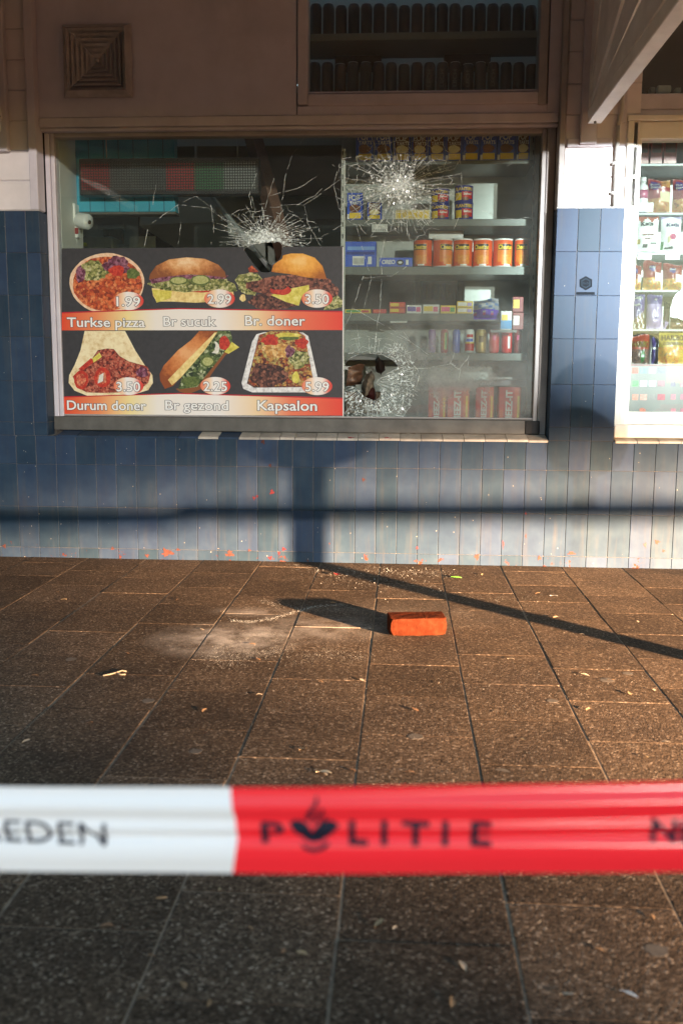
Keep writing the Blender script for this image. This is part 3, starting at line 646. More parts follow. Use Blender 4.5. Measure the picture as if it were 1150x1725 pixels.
def food(name, cols, scale=90, detail=4, chunk=0.0, centre=None):
    """printed food: blotches of the given colours; chunk > 0 breaks them into bits, centre shades them from the middle outwards"""
    if name in MATS: return MATS[name]
    m, n, l, b = _nodes(name); pos = n.new('ShaderNodeNewGeometry').outputs['Position']
    nz = _noise(n, l, pos, scale, detail, .7); k = len(cols); fac = nz.outputs['Fac']
    if centre:
        cx, cy, rx, ry = centre; c = W(cx, cy, BY); vm = n.new('ShaderNodeVectorMath'); vm.operation = 'SUBTRACT'; vm.inputs[1].default_value = (c.x, 0, c.z); l.new(pos, vm.inputs[0])
        vs = n.new('ShaderNodeVectorMath'); vs.operation = 'MULTIPLY'; vs.inputs[1].default_value = (341 / rx, 0, 341 / ry); l.new(vm.outputs[0], vs.inputs[0]); ln = n.new('ShaderNodeVectorMath'); ln.operation = 'LENGTH'; l.new(vs.outputs[0], ln.inputs[0])
        fac = _math(n, l, 'ADD', _math(n, l, 'MULTIPLY', _math(n, l, 'SUBTRACT', fac, .5), .5), _math(n, l, 'SUBTRACT', .72, _math(n, l, 'MULTIPLY', ln.outputs['Value'], .42)), True)
    r = _ramp(n, [((.3 + .4 * i / max(1, k - 1)), srgb(*c)) for i, c in enumerate(cols)])
    if chunk:
        vo = n.new('ShaderNodeTexVoronoi'); vo.inputs['Scale'].default_value = chunk; dw = n.new('ShaderNodeVectorMath'); dw.operation = 'ADD'; sc = n.new('ShaderNodeVectorMath'); sc.operation = 'SCALE'; sc.inputs['Scale'].default_value = .012
        l.new(nz.outputs['Color'], sc.inputs[0]); l.new(pos, dw.inputs[0]); l.new(sc.outputs[0], dw.inputs[1]); l.new(dw.outputs[0], vo.inputs['Vector']); sp = n.new('ShaderNodeSeparateColor'); l.new(vo.outputs['Color'], sp.inputs[0])
        fac = _math(n, l, 'ADD', _math(n, l, 'MULTIPLY', fac, .45), _math(n, l, 'ADD', _math(n, l, 'MULTIPLY', sp.outputs[0], .42), .06))
        l.new(fac, r.inputs[0]); ed = _ramp(n, [(0, (1.08, 1.08, 1.08)), (.45, (.95, .95, .95)), (.75, (.72, .70, .69))]); l.new(vo.outputs['Distance'], ed.inputs[0])
        mm = n.new('ShaderNodeMix'); mm.data_type = 'RGBA'; mm.blend_type = 'MULTIPLY'; mm.inputs[0].default_value = 1; l.new(r.outputs[0], mm.inputs[6]); l.new(ed.outputs[0], mm.inputs[7]); l.new(mm.outputs[2], b.inputs['Base Color'])
    else: l.new(fac, r.inputs[0]); l.new(r.outputs[0], b.inputs['Base Color'])
    b.inputs['Roughness'].default_value = .42; MATS[name] = m; return m
F = dict(
    rim=food('print_dough', [(215, 165, 125), (232, 195, 160), (240, 215, 190)], 60), mince=food('print_mince', [(125, 45, 22), (190, 75, 35), (216, 105, 55), (226, 140, 85), (165, 55, 35)], 60, 5, 75),
    lettuce=food('print_lettuce', [(70, 80, 35), (125, 130, 65), (175, 170, 105), (205, 200, 150)], 70, 5, 95), onion=food('print_onion', [(70, 25, 42), (125, 60, 85), (165, 110, 130), (95, 35, 50)], 60, 5, 80),
    gherkin=food('print_gherkin', [(55, 68, 28), (90, 105, 48), (125, 135, 75)], 90), gherk2=food('print_gherkin_core', [(140, 145, 80), (175, 175, 110), (195, 195, 140)], 110, 5),
    bun=food('print_bun', [(135, 78, 40), (190, 122, 66), (222, 165, 108), (240, 205, 160)], 35, 5, 0, (315, 442, 62, 26)), bunpale=food('print_bun_base', [(205, 165, 95), (232, 205, 135), (245, 225, 165)], 40, 5),
    bun2=food('print_brioche', [(165, 92, 22), (214, 138, 42), (238, 172, 70), (248, 200, 120)], 25, 5, 0, (505, 440, 55, 32)), meat=food('print_meat', [(45, 22, 20), (95, 50, 38), (140, 80, 62), (165, 105, 85), (80, 40, 32)], 70, 5, 85),
    tomato=food('print_tomato', [(135, 25, 18), (190, 50, 34), (214, 80, 55)], 70, 5), tomato2=food('print_tomato_core', [(175, 50, 38), (215, 105, 75), (228, 160, 120)], 80, 5, 90),
    cheese=food('print_cheese', [(180, 165, 60), (215, 200, 85), (235, 225, 140)], 40, 5), wrapc=food('print_wrap', [(200, 165, 115), (228, 205, 158), (240, 224, 184), (236, 218, 175)], 30, 6),
    fill=food('print_filling', [(85, 28, 25), (150, 55, 42), (190, 90, 68), (205, 125, 98), (125, 42, 36)], 60, 5, 100), bread=food('print_baguette', [(140, 70, 32), (190, 108, 52), (214, 138, 78), (228, 165, 110)], 30, 6, 0, (315, 595, 60, 50)),
    green=food('print_greens', [(30, 45, 24), (65, 82, 42), (110, 125, 72), (185, 190, 150)], 60, 5, 70), tray=food('print_foil_tray', [(175, 170, 168), (225, 222, 220), (242, 240, 238)], 60),
    kap=food('print_kapsalon', [(75, 35, 30), (165, 65, 38), (205, 160, 78), (135, 42, 34), (200, 182, 105), (110, 70, 42)], 50, 5, 70), crumb=food('print_fries', [(185, 125, 60), (215, 165, 90), (236, 205, 145)], 60, 5, 80),
    dark=food('print_shadowed_meat', [(42, 24, 22), (78, 44, 36), (112, 66, 54), (150, 95, 75)], 60, 5, 85), egg=food('print_egg', [(205, 198, 180), (235, 230, 220)], 50))
def dish(name, shapes):
    root = None
    for k, (nm, pts, mt) in enumerate(shapes):
        o = flatpoly(nm if root is not None else name, pts, BY - .0004 - .00016 * k, F[mt], menu if root is None else root, .0001, MP if root is None else MP + Vector((0, shapes[0][3] if len(shapes[0]) > 3 else 0, 0)))
        if root is None: root = o; root.location.y = BY - .0004 - MP.y
        else: o.location.y = -.00016 * k
    return root
E_ = blob
dish('pizza_picture', [('base', E_(180.5, 477, 63, 51, 40, .012, 2), 'rim'), ('mince', E_(181, 478, 58.5, 46, 40, .02, 3), 'mince'), ('lettuce', E_(160, 456, 24, 17, 24, .2, 4), 'lettuce'), ('onion', E_(197, 447, 22, 15, 24, .2, 5), 'onion'),
      ('tomato', E_(197, 456, 13, 9, 20, .15, 6), 'tomato'), ('gherkin', E_(224, 461, 11, 9, 20, .15, 7), 'gherkin'), ('lettuce', E_(136, 462, 8, 14, 20, .2, 8), 'onion')])
dish('sandwich_picture', [('base_bun', [(256, 485), (300, 490), (392, 487), (394, 497), (378, 507), (330, 510), (290, 508), (264, 508), (258, 498)], 'bunpale'), ('cheese', [(256, 488), (290, 490), (288, 502), (264, 510)], 'cheese'), ('meat', [(262, 480), (392, 478), (398, 488), (340, 493), (270, 488)], 'tomato'),
      ('lettuce', E_(322, 477, 68, 15, 40, .12, 12), 'lettuce'), ('lettuce', [(372, 468), (395, 478), (400, 490), (388, 492), (360, 482)], 'lettuce'), ('onion', [(252, 470), (280, 462), (385, 464), (380, 470), (300, 470), (256, 478)], 'onion'),
      ('bun', [(251, 471), (253, 462), (263, 448), (285, 437), (315, 433.5), (345, 436), (368, 446), (379, 458), (381, 468), (360, 465), (320, 462), (280, 466)], 'bun'),
      ('gherkin', E_(301, 473, 16, 7, 24, .05, 13), 'gherkin'), ('gherkin_core', E_(301, 472.5, 13, 5.2, 24, .05, 14), 'gherk2'), ('gherkin', E_(338, 472, 16, 9, 24, .05, 15), 'gherkin'), ('gherkin_core', E_(338, 471.5, 13.5, 7, 24, .05, 16), 'gherk2')])
dish('burger_picture', [('base_meat', E_(462, 508, 44, 14, 30, .12, 21), 'dark'), ('lettuce', E_(420, 477, 22, 19, 26, .16, 22), 'lettuce'), ('lettuce', [(548, 500), (566, 495), (576.5, 506), (576.5, 517), (560, 521), (545, 522), (550, 512)], 'lettuce'),
      ('meat', E_(492, 482, 74, 19, 44, .1, 24), 'meat'), ('meat', E_(548, 490, 22, 14, 26, .1, 25), 'meat'), ('cheese', [(456, 497), (490, 486), (520, 480), (521, 487), (508, 500), (503, 515), (480, 508)], 'cheese'), ('tomato', E_(473, 489, 18, 8, 26, .06, 26), 'tomato'), ('meat', E_(468, 481, 18, 7, 24, .15, 23), 'meat'), ('crumb', E_(409, 502, 5, 6, 14, .15, 27), 'bunpale'),
      ('bun', [(460, 447), (466, 442), (475, 436), (477, 430), (490, 427), (510, 427), (530, 434), (543, 448), (550, 470), (520, 468), (490, 462), (457, 458)], 'bun2'), ('carrot', [(418, 452), (424, 447), (436, 458), (420, 459)], 'mince')])
dish('wrap_picture', [('wrap', [(143, 557.5), (211, 557.5), (228, 590), (244, 615), (257, 632), (258, 645), (250, 657), (228, 664), (196, 666), (148, 667), (126, 658), (116, 645), (117, 632), (126, 615), (136, 590)], 'wrapc'),
      ('filling', [(123, 634), (140, 618), (155, 605), (165, 590), (180, 587), (192, 588), (202, 600), (218, 609), (248, 617), (254, 630), (250, 645), (238, 655), (215, 661), (170, 662), (146, 661), (130, 652)], 'fill'),
      ('tomato', E_(137, 640, 12, 16, 24, .05, 31), 'tomato'), ('tomato_core', E_(137, 640, 8, 11, 20, .1, 32), 'tomato2'), ('tomato', E_(173, 636, 14, 17, 24, .05, 33), 'tomato'), ('tomato_core', E_(172, 637, 8, 11, 20, .2, 34), 'tomato2'), ('egg', [(165, 646), (168, 632), (175, 628), (174, 642)], 'egg'), ('pepper', [(156, 604), (168, 594), (172, 601), (158, 611)], 'cheese'), ('tomato', [(132, 622), (154, 603), (158, 610), (140, 624)], 'tomato'), ('onion', E_(240, 627, 10, 9, 20, .2, 35), 'onion')])
dish('baguette_picture', [('under_bread', [(296, 655), (330, 648), (360, 600), (385, 572), (402, 585), (380, 598), (362, 622), (340, 655), (318, 664), (303, 660)], 'bun'), ('cheese', [(372, 590), (388, 574), (403, 585), (385, 596)], 'cheese'), ('greens', [(364, 557.5), (388, 557.5), (392, 574), (370, 604), (332, 652), (300, 656), (308, 632), (345, 588)], 'green'),
      ('tomato', E_(378, 578, 9, 12, 20, .1, 41), 'tomato'), ('egg', E_(362, 586, 8, 10, 20, .1, 42), 'egg'), ('greens', E_(356, 584, 7, 10, 20, .2, 43), 'green'), ('gherkin', E_(350, 609, 12, 10, 20, .06, 44), 'gherkin'), ('gherkin_core', E_(350, 609, 9, 7, 20, .06, 45), 'gherk2'), ('gherkin', E_(322, 643, 15, 9, 20, .06, 46), 'gherkin'),
      ('bread', [(270, 641), (269, 630), (276, 616), (300, 590), (322, 573), (336, 557.5), (367, 557.5), (352, 580), (322, 612), (302, 638), (292, 650), (278, 655)], 'bread'), ('crust', [(283, 640), (310, 612), (345, 577), (362, 560), (366, 560), (345, 590), (305, 636), (290, 649)], 'bunpale')])
dish('tray_picture', [('tray', [(432, 563), (445, 559.5), (510, 560), (519, 566), (537, 645), (534, 657), (520, 661), (425, 661), (410, 655), (407, 645), (425, 575)], 'tray'), ('tray_rim', [(436, 566), (512, 566), (529, 645), (524, 652), (428, 653), (416, 646)], 'dark'),
      ('chips', [(437, 564), (455, 558), (500, 557.5), (514, 566), (527, 638), (522, 650), (430, 651), (419, 644), (428, 600)], 'kap'), ('meat', E_(452, 632, 32, 20, 30, .12, 51), 'dark'), ('fries', E_(468, 590, 26, 12, 30, .2, 52), 'crumb'), ('pepper', E_(455, 573, 14, 9, 22, .25, 53), 'tomato'), ('pepper', E_(508, 578, 11, 9, 22, .25, 54), 'tomato'), ('gherkin', E_(485, 566, 20, 6, 22, .15, 55), 'cheese'), ('gherkin_core', E_(487, 570, 17, 3, 22, .2, 56), 'gherkin'), ('lettuce', E_(503, 605, 18, 15, 24, .2, 57), 'lettuce'), ('gherkin', E_(498, 636, 6, 10, 20, .1, 58), 'cheese'), ('onion', E_(488, 592, 8, 10, 20, .25, 59), 'onion')])
WTXT = M('menu_white_text', srgb(240, 236, 232), .4, .02); OUTL = M('menu_text_outline', srgb(52, 42, 52), .4, .05)
def menu_text(s, x0, x1, yb, cap, bold=.045):
    a, b = W(x0, yb, BY), W(x1, yb, BY); h = W(x0, yb - cap, BY).z - a.z
    lettering('lettering_outline', s, a.x - MP.x, b.x - MP.x, a.z - MP.z, h, -.0031, OUTL, menu, bold * .5 + .042, fit=bold * .5)
    lettering('lettering', s, a.x - MP.x, b.x - MP.x, a.z - MP.z, h, -.0034, WTXT, menu, bold * .5)
for s, x0, x1, yb, cap in (('Turkse pizza', 114, 245, 550.5, 16), ('Br sucuk', 276, 364, 549, 16), ('Br. doner', 413, 514, 548, 16.5), ('Durum doner', 114, 247, 690, 16), ('Br gezond', 279, 385, 690, 16), ('Kapsalon', 434, 534, 691, 17)): menu_text(s, x0, x1, yb, cap)
def oval_material():
    m, n, l, b = _nodes('price_oval_print'); tc = n.new('ShaderNodeTexCoord').outputs['Object']; s = n.new('ShaderNodeSeparateXYZ'); l.new(tc, s.inputs[0])
    mr = n.new('ShaderNodeMapRange'); mr.inputs[1].default_value = -.076; mr.inputs[2].default_value = .076; l.new(s.outputs[0], mr.inputs[0])
    r = _ramp(n, [(0, srgb(228, 110, 75)), (.3, srgb(240, 205, 170)), (.45, srgb(240, 232, 228)), (.68, srgb(240, 225, 215)), (.88, srgb(225, 100, 80)), (1, srgb(214, 50, 45))]); l.new(mr.outputs[0], r.inputs[0]); l.new(r.outputs[0], b.inputs['Base Color']); b.inputs['Roughness'].default_value = .4; return m
OVAL = oval_material()
for s, cx, cy in (('1.99', 217, 507), ('2.99', 370, 503), ('3.50', 534, 503), ('3.50', 217, 650.5), ('2.25', 363, 650), ('5.99', 534, 650.5)):
    c = W(cx, cy, BY); pts = [(.0765 * math.cos(rad(a)), .0445 * math.sin(rad(a))) for a in range(0, 360, 10)]
    mesh_obj('price_oval', prism_mesh(pts, .0001), OVAL, menu, (c.x - MP.x, -.0027, c.z - MP.z))
    menu_text(s, cx - 20, cx + 20, cy + 8.5, 16)
# ================================================================== SHOP INTERIOR
IW = M('interior_wall', (0.55, 0.56, 0.52), 0.8, 0.1, 4); IC = M('interior_ceiling', (0.42, 0.42, 0.38), 0.8, 0.12, 3); IFL = M('interior_floor', (0.08, 0.075, 0.07), 0.6)
def st(name, *a, mat): return tag(wbox(name, *a, mat), kind='structure')
st('shop_floor', LW, RW, 0.31, 4.2, -0.06, 0.02, mat=IFL)
st('shop_back_wall', LW, RW, 3.6, 3.7, 0.02, 3.3, mat=IW)
st('shop_side_wall', LW - .1, LW - .001, 0.31, 3.6, 0.02, 3.3, mat=IW)
st('shop_side_wall', RW + .001, RW + .1, 0.31, 3.6, 0.02, 3.3, mat=IW)
st('shop_ceiling', LW, RW, 0.31, 3.6, 3.31, 3.36, mat=IC)
st('shop_partition', 0.86, 0.90, 0.31, 3.6, 0.02, 3.3, mat=IW)
st('shop_party_panel', LW, RW, .176, .30, 2.16, 2.20, mat=IC)          # floor of the upper display, just over the window head
# lowered ceiling over the counter, with boxed-in beam and pipes
st('lowered_ceiling', -1.9, 0.84, 1.2, 3.58, 2.28, 2.32, mat=IC)
LIN = M('window_lining', (0.70, 0.70, 0.67), 0.5, .06, 8)
zl = W(110, 225, .17).z
lin = wbox('window_lining', xgl - .06, xgl - .001, 0.175, 0.50, 0.66, 2.15, LIN); tag(lin, 'white painted inner lining board at the left of the window', 'lining board')
tag(wbox('window_board', xgl, xgr, 0.175, 0.62, 0.60, 0.655, M('window_board_grey', (.22, .21, .19), .6, .15, 9)), 'grey inner window board under the shelf goods', 'window board')
# boxed duct running back across the ceiling
def beam(name, label, cat, a, b, wd, ht, mat):
    a, b = Vector(a), Vector(b); d = b - a; o = mesh_obj(name, box_mesh(wd, d.length, ht, .004, 1, mat), None, None, (a + b) / 2)
    o.rotation_mode = 'QUATERNION'; o.rotation_quaternion = d.to_track_quat('Y', 'Z'); return tag(o, label, cat)
DUCT = M('duct_grey', (0.50, 0.50, 0.45), 0.6, .1, 5); BRN = M('brown_beam', (0.16, 0.085, 0.06), 0.6, .25, 8); ALU = M('alu_strip', (.5, .52, .5), .4, .1, 10, metal=.3)
beam('ceiling_duct', 'grey boxed duct under the shop ceiling behind the display sign', 'duct', W(300, 330, 1.2), W(500, 480, 3.3), .5, .34, DUCT)
beam('ceiling_beam', 'brown timber beam slanting down behind the cracked glass', 'beam', W(425, 225, .8), W(492, 474, .5), .07, .08, BRN)
beam('ceiling_track', 'thin pale metal track slanting below the brown beam', 'track', W(350, 322, .8), W(472, 474, .42), .022, .022, ALU)
beam('hanging_rod', 'thin metal rod hanging left of the brown beam', 'rod', W(330, 225, .6), W(330, 268, .6), .012, .012, ALU)
dk = M('dark_panel', (.035, .036, .034), .8, .2, 6)  # even near-black tone for the cabinet
tag(pxbox('wall_cabinet', 440, 330, 575, 370, 1.5, 2.0, IC, None, .004), 'grey wall cabinet deep in the shop behind the cracked glass', 'cabinet')
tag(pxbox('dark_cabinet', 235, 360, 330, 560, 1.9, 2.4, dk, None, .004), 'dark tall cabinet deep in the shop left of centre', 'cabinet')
tag(pxbox('serving_counter', 108, 412, 250, 640, 1.4, 1.9, M('counter_grey', (.33, .34, .33), .5, .1, 6), None, .005), 'grey serving counter behind the top edge of the menu board', 'counter')
tag(pxbox('till_box', 136, 398, 190, 420, 1.3, 1.5, M('till_grey', (.26, .28, .27), .5), None, .006), 'grey till box with a yellow-green lamp on the counter', 'till')
b_ = tag(mesh_obj('till_lamp', lathe([(.0001, -.012), (.012, -.01), (.015, 0), (.012, .01), (.0001, .012)], 16), M('yellow_green_lamp', (.55, .65, .05), .4)), 'small yellow-green button lamp on the till box', 'lamp'); b_.location = W(143, 412, 1.29)
dr = thing('door_frame', 'brown wooden door frame seen deep inside the shop', 'door frame', W(188, 640, 2.4))
for a in ((178, 386, 186, 640), (203, 386, 209, 640)): pxbox('post', *a, 2.4, 2.45, BRN, dr)
pxbox('lintel', 165, 377, 209, 385, 2.4, 2.45, M('lintel_grey', (.4, .39, .36), .6), dr); pxbox('door_leaf', 187, 386, 202.5, 640, 2.43, 2.45, M('door_brown', (.2, .11, .07), .6), dr)
tag(pxbox('paper_notice', 218, 398, 262, 420, 1.35, 1.36, M('paper', (.6, .6, .58), .7), None), 'pale paper notice standing on the counter by the door frame', 'notice')
# cyan light box over the counter
CY = M('cyan_acrylic', (0.06, 0.38, 0.52), 0.35, .12, 5)
lb = thing('light_box', 'cyan menu light box hanging behind the dot display sign', 'light box', W(212, 357, .42))
pxbox('panel', 128, 228, 294, 357, .42, .50, CY, lb, .004)
for k in range(6): pxbox('seam', 150 + k * 25, 228, 151 + k * 25, 357, .417, .4192, M('seam_dark', (.02, .10, .14), .5), lb)
pxbox('frame_rail', 126, 357, 296, 361, .414, .50, RAIL, lb)
# dot display sign hung just inside the window
def dots_material():
    m, n, l, b = _nodes('dot_display'); tc = n.new('ShaderNodeTexCoord').outputs['Object']; s = n.new('ShaderNodeSeparateXYZ'); l.new(tc, s.inputs[0])
    P_ = .0132
    fx = _math(n, l, 'SUBTRACT', _math(n, l, 'FRACT', _math(n, l, 'DIVIDE', s.outputs[0], P_)), .5); fz = _math(n, l, 'SUBTRACT', _math(n, l, 'FRACT', _math(n, l, 'DIVIDE', s.outputs[2], P_)), .5)
    d = _math(n, l, 'SQRT', _math(n, l, 'ADD', _math(n, l, 'MULTIPLY', fx, fx), _math(n, l, 'MULTIPLY', fz, fz))); dot = _math(n, l, 'LESS_THAN', d, .34)
    mr = n.new('ShaderNodeMapRange'); mr.inputs[1].default_value = -.45; mr.inputs[2].default_value = .45; l.new(s.outputs[0], mr.inputs[0])
    r = _ramp(n, [(0, (.26, .012, .016)), (.165, (.085, .09, .09)), (.49, (.34, .010, .014)), (.65, (.03, .15, .06)), (.815, (.24, .255, .25))], 'CONSTANT'); l.new(mr.outputs[0], r.inputs[0])
    c = _mix(n, l, dot, (.012, .013, .014), r.outputs[0]); l.new(c, b.inputs['Base Color']); b.inputs['Roughness'].default_value = .5; return m
led = thing('dot_display_sign', 'long black dot display sign with red, white and green sections', 'display sign', W(285, 326, .30))
a, b_ = W(134, 326, .30), W(436, 267, .30)
pxbox('housing', 134, 266, 436, 328, .30, .37, M('sign_black', (.02, .02, .022), .45), led, .004)
c = W(283, 297, .297); wd = (b_.x - a.x) - .03; mesh_obj('dot_panel', box_mesh(wd, .002, (b_.z - a.z) - .025, 0, 1, dots_material()), None, led, c - pl(led))
for px in (180, 400): tube('hanger', [(W(px, 266, .335).x - pl(led).x, .035, W(px, 266, .335).z - pl(led).z), (W(px, 266, .335).x - pl(led).x, .035, 2.159 - pl(led).z)], .003, ALU, led, 6)
# security camera on the lining
CAMW = M('camera_white', (.75, .75, .73), .4, .05)
sc = thing('security_camera', 'white dome security camera on the lining beside the window', 'security camera', W(128, 372, .40))
mesh_obj('mount', box_mesh(.05, .09, .10, .008, 2, CAMW), None, sc, (-.012, 0, .035))
bd = mesh_obj('body', lathe([(.0001, -.04), (.033, -.04), (.040, -.03), (.040, .025), (.034, .036), (.0001, .038)], 24), CAMW, sc, (.05, -.02, -.005), (rad(100), 0, rad(72)))
mesh_obj('lens', lathe([(.0001, 0), (.011, 0), (.010, .005), (.0001, .007)], 20), M('lens_black', (.01, .01, .012), .1), sc, (.083, -.036, -.012), (rad(100), 0, rad(72)))
mesh_obj('cable_box', box_mesh(.035, .05, .06, .006, 1, CAMW), None, sc, (0.0, 0, -.06)); mesh_obj('red_tab', box_mesh(.018, .003, .03, 0, 1, M('red_tab', (.3, .03, .03), .5)), None, sc, (.012, -.027, -.055))
tube('cable', [(.0, 0, -.09), (-.004, 0, -.16), (-.006, .01, -.25)], .006, CAMW, sc, 8)

# ---- shelf rack on the right of the window
SY0, SY1 = 0.24, 0.56
SHELF = M('shelf_metal', (0.15, 0.16, 0.145), 0.45, .08, 7, dirt=.2); UPR = M('upright_metal', (.58, .58, .55), .45, .1, 10); UPD = M('upright_dark', (.16, .15, .13), .5, .15, 10)
BACK = M('rack_back_panel', (.55, .57, .53), .6, .1, 3)
rack = thing('shelf_rack', 'grey metal shelf rack full of snacks behind the smashed window', 'shelf rack', W(735, 700, SY0))
shelf_py = {}
for key, ya, yb in (('a', 270.5, 277), ('b', 369, 381), ('c', 449, 463), ('d', 528, 541), ('e', 594.5, 607)):
    p = pxbox('shelf', 577, ya, 898, yb, SY0, SY1, SHELF, rack, .002); shelf_py[key] = W(735, ya, SY0).z
shelf_py['f'] = .6555
for (x0, x1, y0, y1, mt) in ((573.5, 580.5, 250, 700, UPR), (893, 903, 228, 700, UPD)):
    up = pxbox('upright', x0, y0, x1, y1, SY0 - .028, SY0 - .002, mt, rack, .001)
    for k in range(22):
        yy = y0 + 8 + k * (y1 - y0 - 10) / 22
        c = W((x0 + x1) / 2, yy, SY0 - .0285); s_ = mesh_obj('slot', box_mesh(.0055, .001, .022, 0, 1, BLACK), None, up, c - pl(rack) - up.location); 
zz = lambda py: W(735, py, SY1).z
xa, xb = W(590, 400, SY1).x, W(930, 400, SY1).x
wbox('back_panel', xa - .05, xb, SY1 + .001, SY1 + .012, shelf_py['c'] - .02, 2.158, BACK, rack)
wbox('back_panel', xa - .05, xb, SY1 + .001, SY1 + .012, .60, shelf_py['d'] - .03, BACK, rack)
wbox('back_panel', W(782, 500, SY1).x, xb, SY1 + .001, SY1 + .012, shelf_py['d'] - .0295, shelf_py['c'] - .021, BACK, rack)
wbox('price_tag', W(630, 0, SY0).x, W(657, 0, SY0).x, SY0 - .006, SY0 - .003, W(640, 391, SY0).z, W(640, 378, SY0).z, M('tag_white', (.7, .7, .68), .5), rack)
pr = M('tag_print', (.25, .25, .25), .6)
for k in range(7): wbox('price_tag_bar', W(633 + k * 3.2, 0, SY0).x, W(634.4 + k * 3.2, 0, SY0).x, SY0 - .0068, SY0 - .0062, W(640, 390, SY0).z, W(640, 386, SY0).z, pr, rack)
wbox('tag_strip', W(664, 0, SY0).x, W(694, 0, SY0).x, SY0 - .006, SY0 - .003, W(680, 544, SY0).z, W(680, 541, SY0).z, M('tag_white', (.7, .7, .68), .5), rack)
wbox('tag_strip', W(842, 0, SY0).x, W(882, 0, SY0).x, SY0 - .006, SY0 - .003, W(860, 639, SY0).z, W(860, 635.5, SY0).z, M('tag_white', (.7, .7, .68), .5), rack)
# glass-door fridge behind the gap
fr = thing('drinks_fridge', 'glass fronted drinks fridge seen through the gap in the shelves', 'fridge', W(740, 640, 2.2))
pxbox('cabinet', 694, 462, 790, 700, 2.2, 2.8, M('fridge_white', (.55, .58, .58), .4), fr, .01); pxbox('door_glass', 706, 472, 778, 690, 2.19, 2.199, M('fridge_glass', (.25, .33, .36), .1), fr); pxbox('handle', 766, 470, 770, 560, 2.16, 2.185, M('chrome', (.8, .82, .85), .15, metal=.8), fr, .004)
for k in range(5): pxbox('drink_row', 710 + k * 11, 478, 717 + k * 11, 505, 2.17, 2.186, M('fridge_can%d' % (k % 3), ((.2, .3, .5), (.35, .38, .4), (.15, .3, .35))[k % 3], .4), fr, .004)

# ================================================================== GOODS
def wcol(name, c, rough=.4, var=.06): return M('pack_' + name, srgb(*c), rough, var, 30)
BLUE = wcol('blue', (52, 92, 205)); DBLUE = wcol('dark_blue', (36, 52, 140)); YEL = wcol('yellow', (240, 205, 60)); WHT = wcol('white', (235, 235, 232)); BRNP = wcol('brown', (120, 72, 45), .4, .3); RED = wcol('red', (200, 35, 35)); DRED = wcol('dark_red', (120, 22, 25))
ORG = wcol('orange', (228, 88, 30)); BLK = wcol('black', (25, 25, 27)); PUR = wcol('purple', (92, 60, 170)); PINK = wcol('pink', (225, 70, 130)); GRN = wcol('green', (70, 160, 70)); SILV = M('can_silver', (.62, .62, .63), .3, .05, metal=.6); GOLD = M('can_gold', srgb(190, 165, 105), .35, .08, metal=.35); LIL = wcol('lilac', (190, 165, 220)); CRM = wcol('cream', (240, 225, 175))
def boxgood(name, label, px0, px1, pyt, zbase, Y, depth, body, cat='box', group=None, py_mid=None, tilt=0.0):
    """carton standing on a shelf: front bottom edge at zbase, width from px0..px1 and top at pyt on plane Y"""
    a = W(px0, pyt, Y); b = W(px1, pyt, Y); x = (a.x + b.x) / 2; wd = abs(b.x - a.x) - .003; h = max(.008, a.z - zbase)
    t = thing(name, label, cat, (x, Y, zbase + .0005), group, (0, 0, tilt))
    mesh_obj('carton', box_mesh(wd, depth, h, .0015, 1, body), None, t, (0, depth / 2 + .001, h / 2)); return t, wd, h
def patch(t, name, x0, x1, z0, z1, mat, lay=1): return mesh_obj(name, box_mesh(abs(x1 - x0), .0006, abs(z1 - z0), 0, 1, mat), None, t, ((x0 + x1) / 2, -.0006 * lay, (z0 + z1) / 2))
def oval(t, name, x, z, rx, rz, mat, lay=2, seed=None, wob=0.0):
    pts = [(p[0], -p[1]) for p in blob(0, 0, rx, rz, 22, wob, seed or 1)]
    return mesh_obj(name, prism_mesh(pts, .0006), mat, t, (x, -.0006 * lay - .0006, z))
TOP = 2.158
# breakfast pastry cartons, top shelf
ords = ('first', 'second', 'third', 'fourth', 'fifth', 'sixth', 'seventh', 'eighth', 'ninth', 'tenth')
PB = [(599, 629, 0), (630.5, 661, 0), (662.5, 692, 1), (693, 720.5, 1), (721.5, 750, 1), (750.5, 779, 1), (779.5, 808, 0), (808.5, 837, 0), (837.5, 869, 0), (870, 893, 1)]
def pastry(px0, px1, pyt, zb_, brown, label, Y=SY0 + .01, group='pastry cartons in a row on the top shelf'):
    t, wd, h = boxgood('pastry_carton', label, px0, px1, pyt, zb_, Y, .14, BLUE, 'carton', group)
    if brown: patch(t, 'brown_field', -wd * .40, wd * .40, h * .3, h * .97, BRNP)
    patch(t, 'bottom_band', -wd * .34, wd * .4, h * .04, h * .26, YEL, 1 if not brown else 2)
    patch(t, 'white_corner', -wd * .49, -wd * .36, h * .02, h * .2, WHT, 2); oval(t, 'pastry', .0, h * .42, wd * .36, h * .15, BRNP if not brown else CRM, 2, 4, .1)
    lettering('lettering', 'POP', -wd * .4, wd * .3, h * .72, h * .2, -.003, WHT, t, .04); lettering('lettering', 'TARTS', -wd * .34, wd * .42, h * .57, h * .12, -.003, WHT, t, .04)
for i, (a, b_, br) in enumerate(PB):
    pastry(a, b_, 222 + (3 if br and i < 6 else 0), shelf_py['a'], br, '%s breakfast pastry carton from the left on the top shelf' % ords[i])
pastry(584, 611, 325, shelf_py['b'], 0, 'blue pastry carton at the left end of the second shelf', group='pastry cartons on the second shelf')
pastry(618, 643, 341, shelf_py['b'], 1, 'lower pastry carton behind the crushed glass on the second shelf', group='pastry cartons on the second shelf')
t, wd, h = boxgood('candy_carton', 'long pale yellow carton under the crushed glass', 665, 724, 353.5, shelf_py['b'], SY0 + .01, .09, CRM, 'carton')
for k in range(6): patch(t, 'print_mark', -wd * .45 + k * wd * .16, -wd * .34 + k * wd * .16, h * .15, h * .8, YEL)
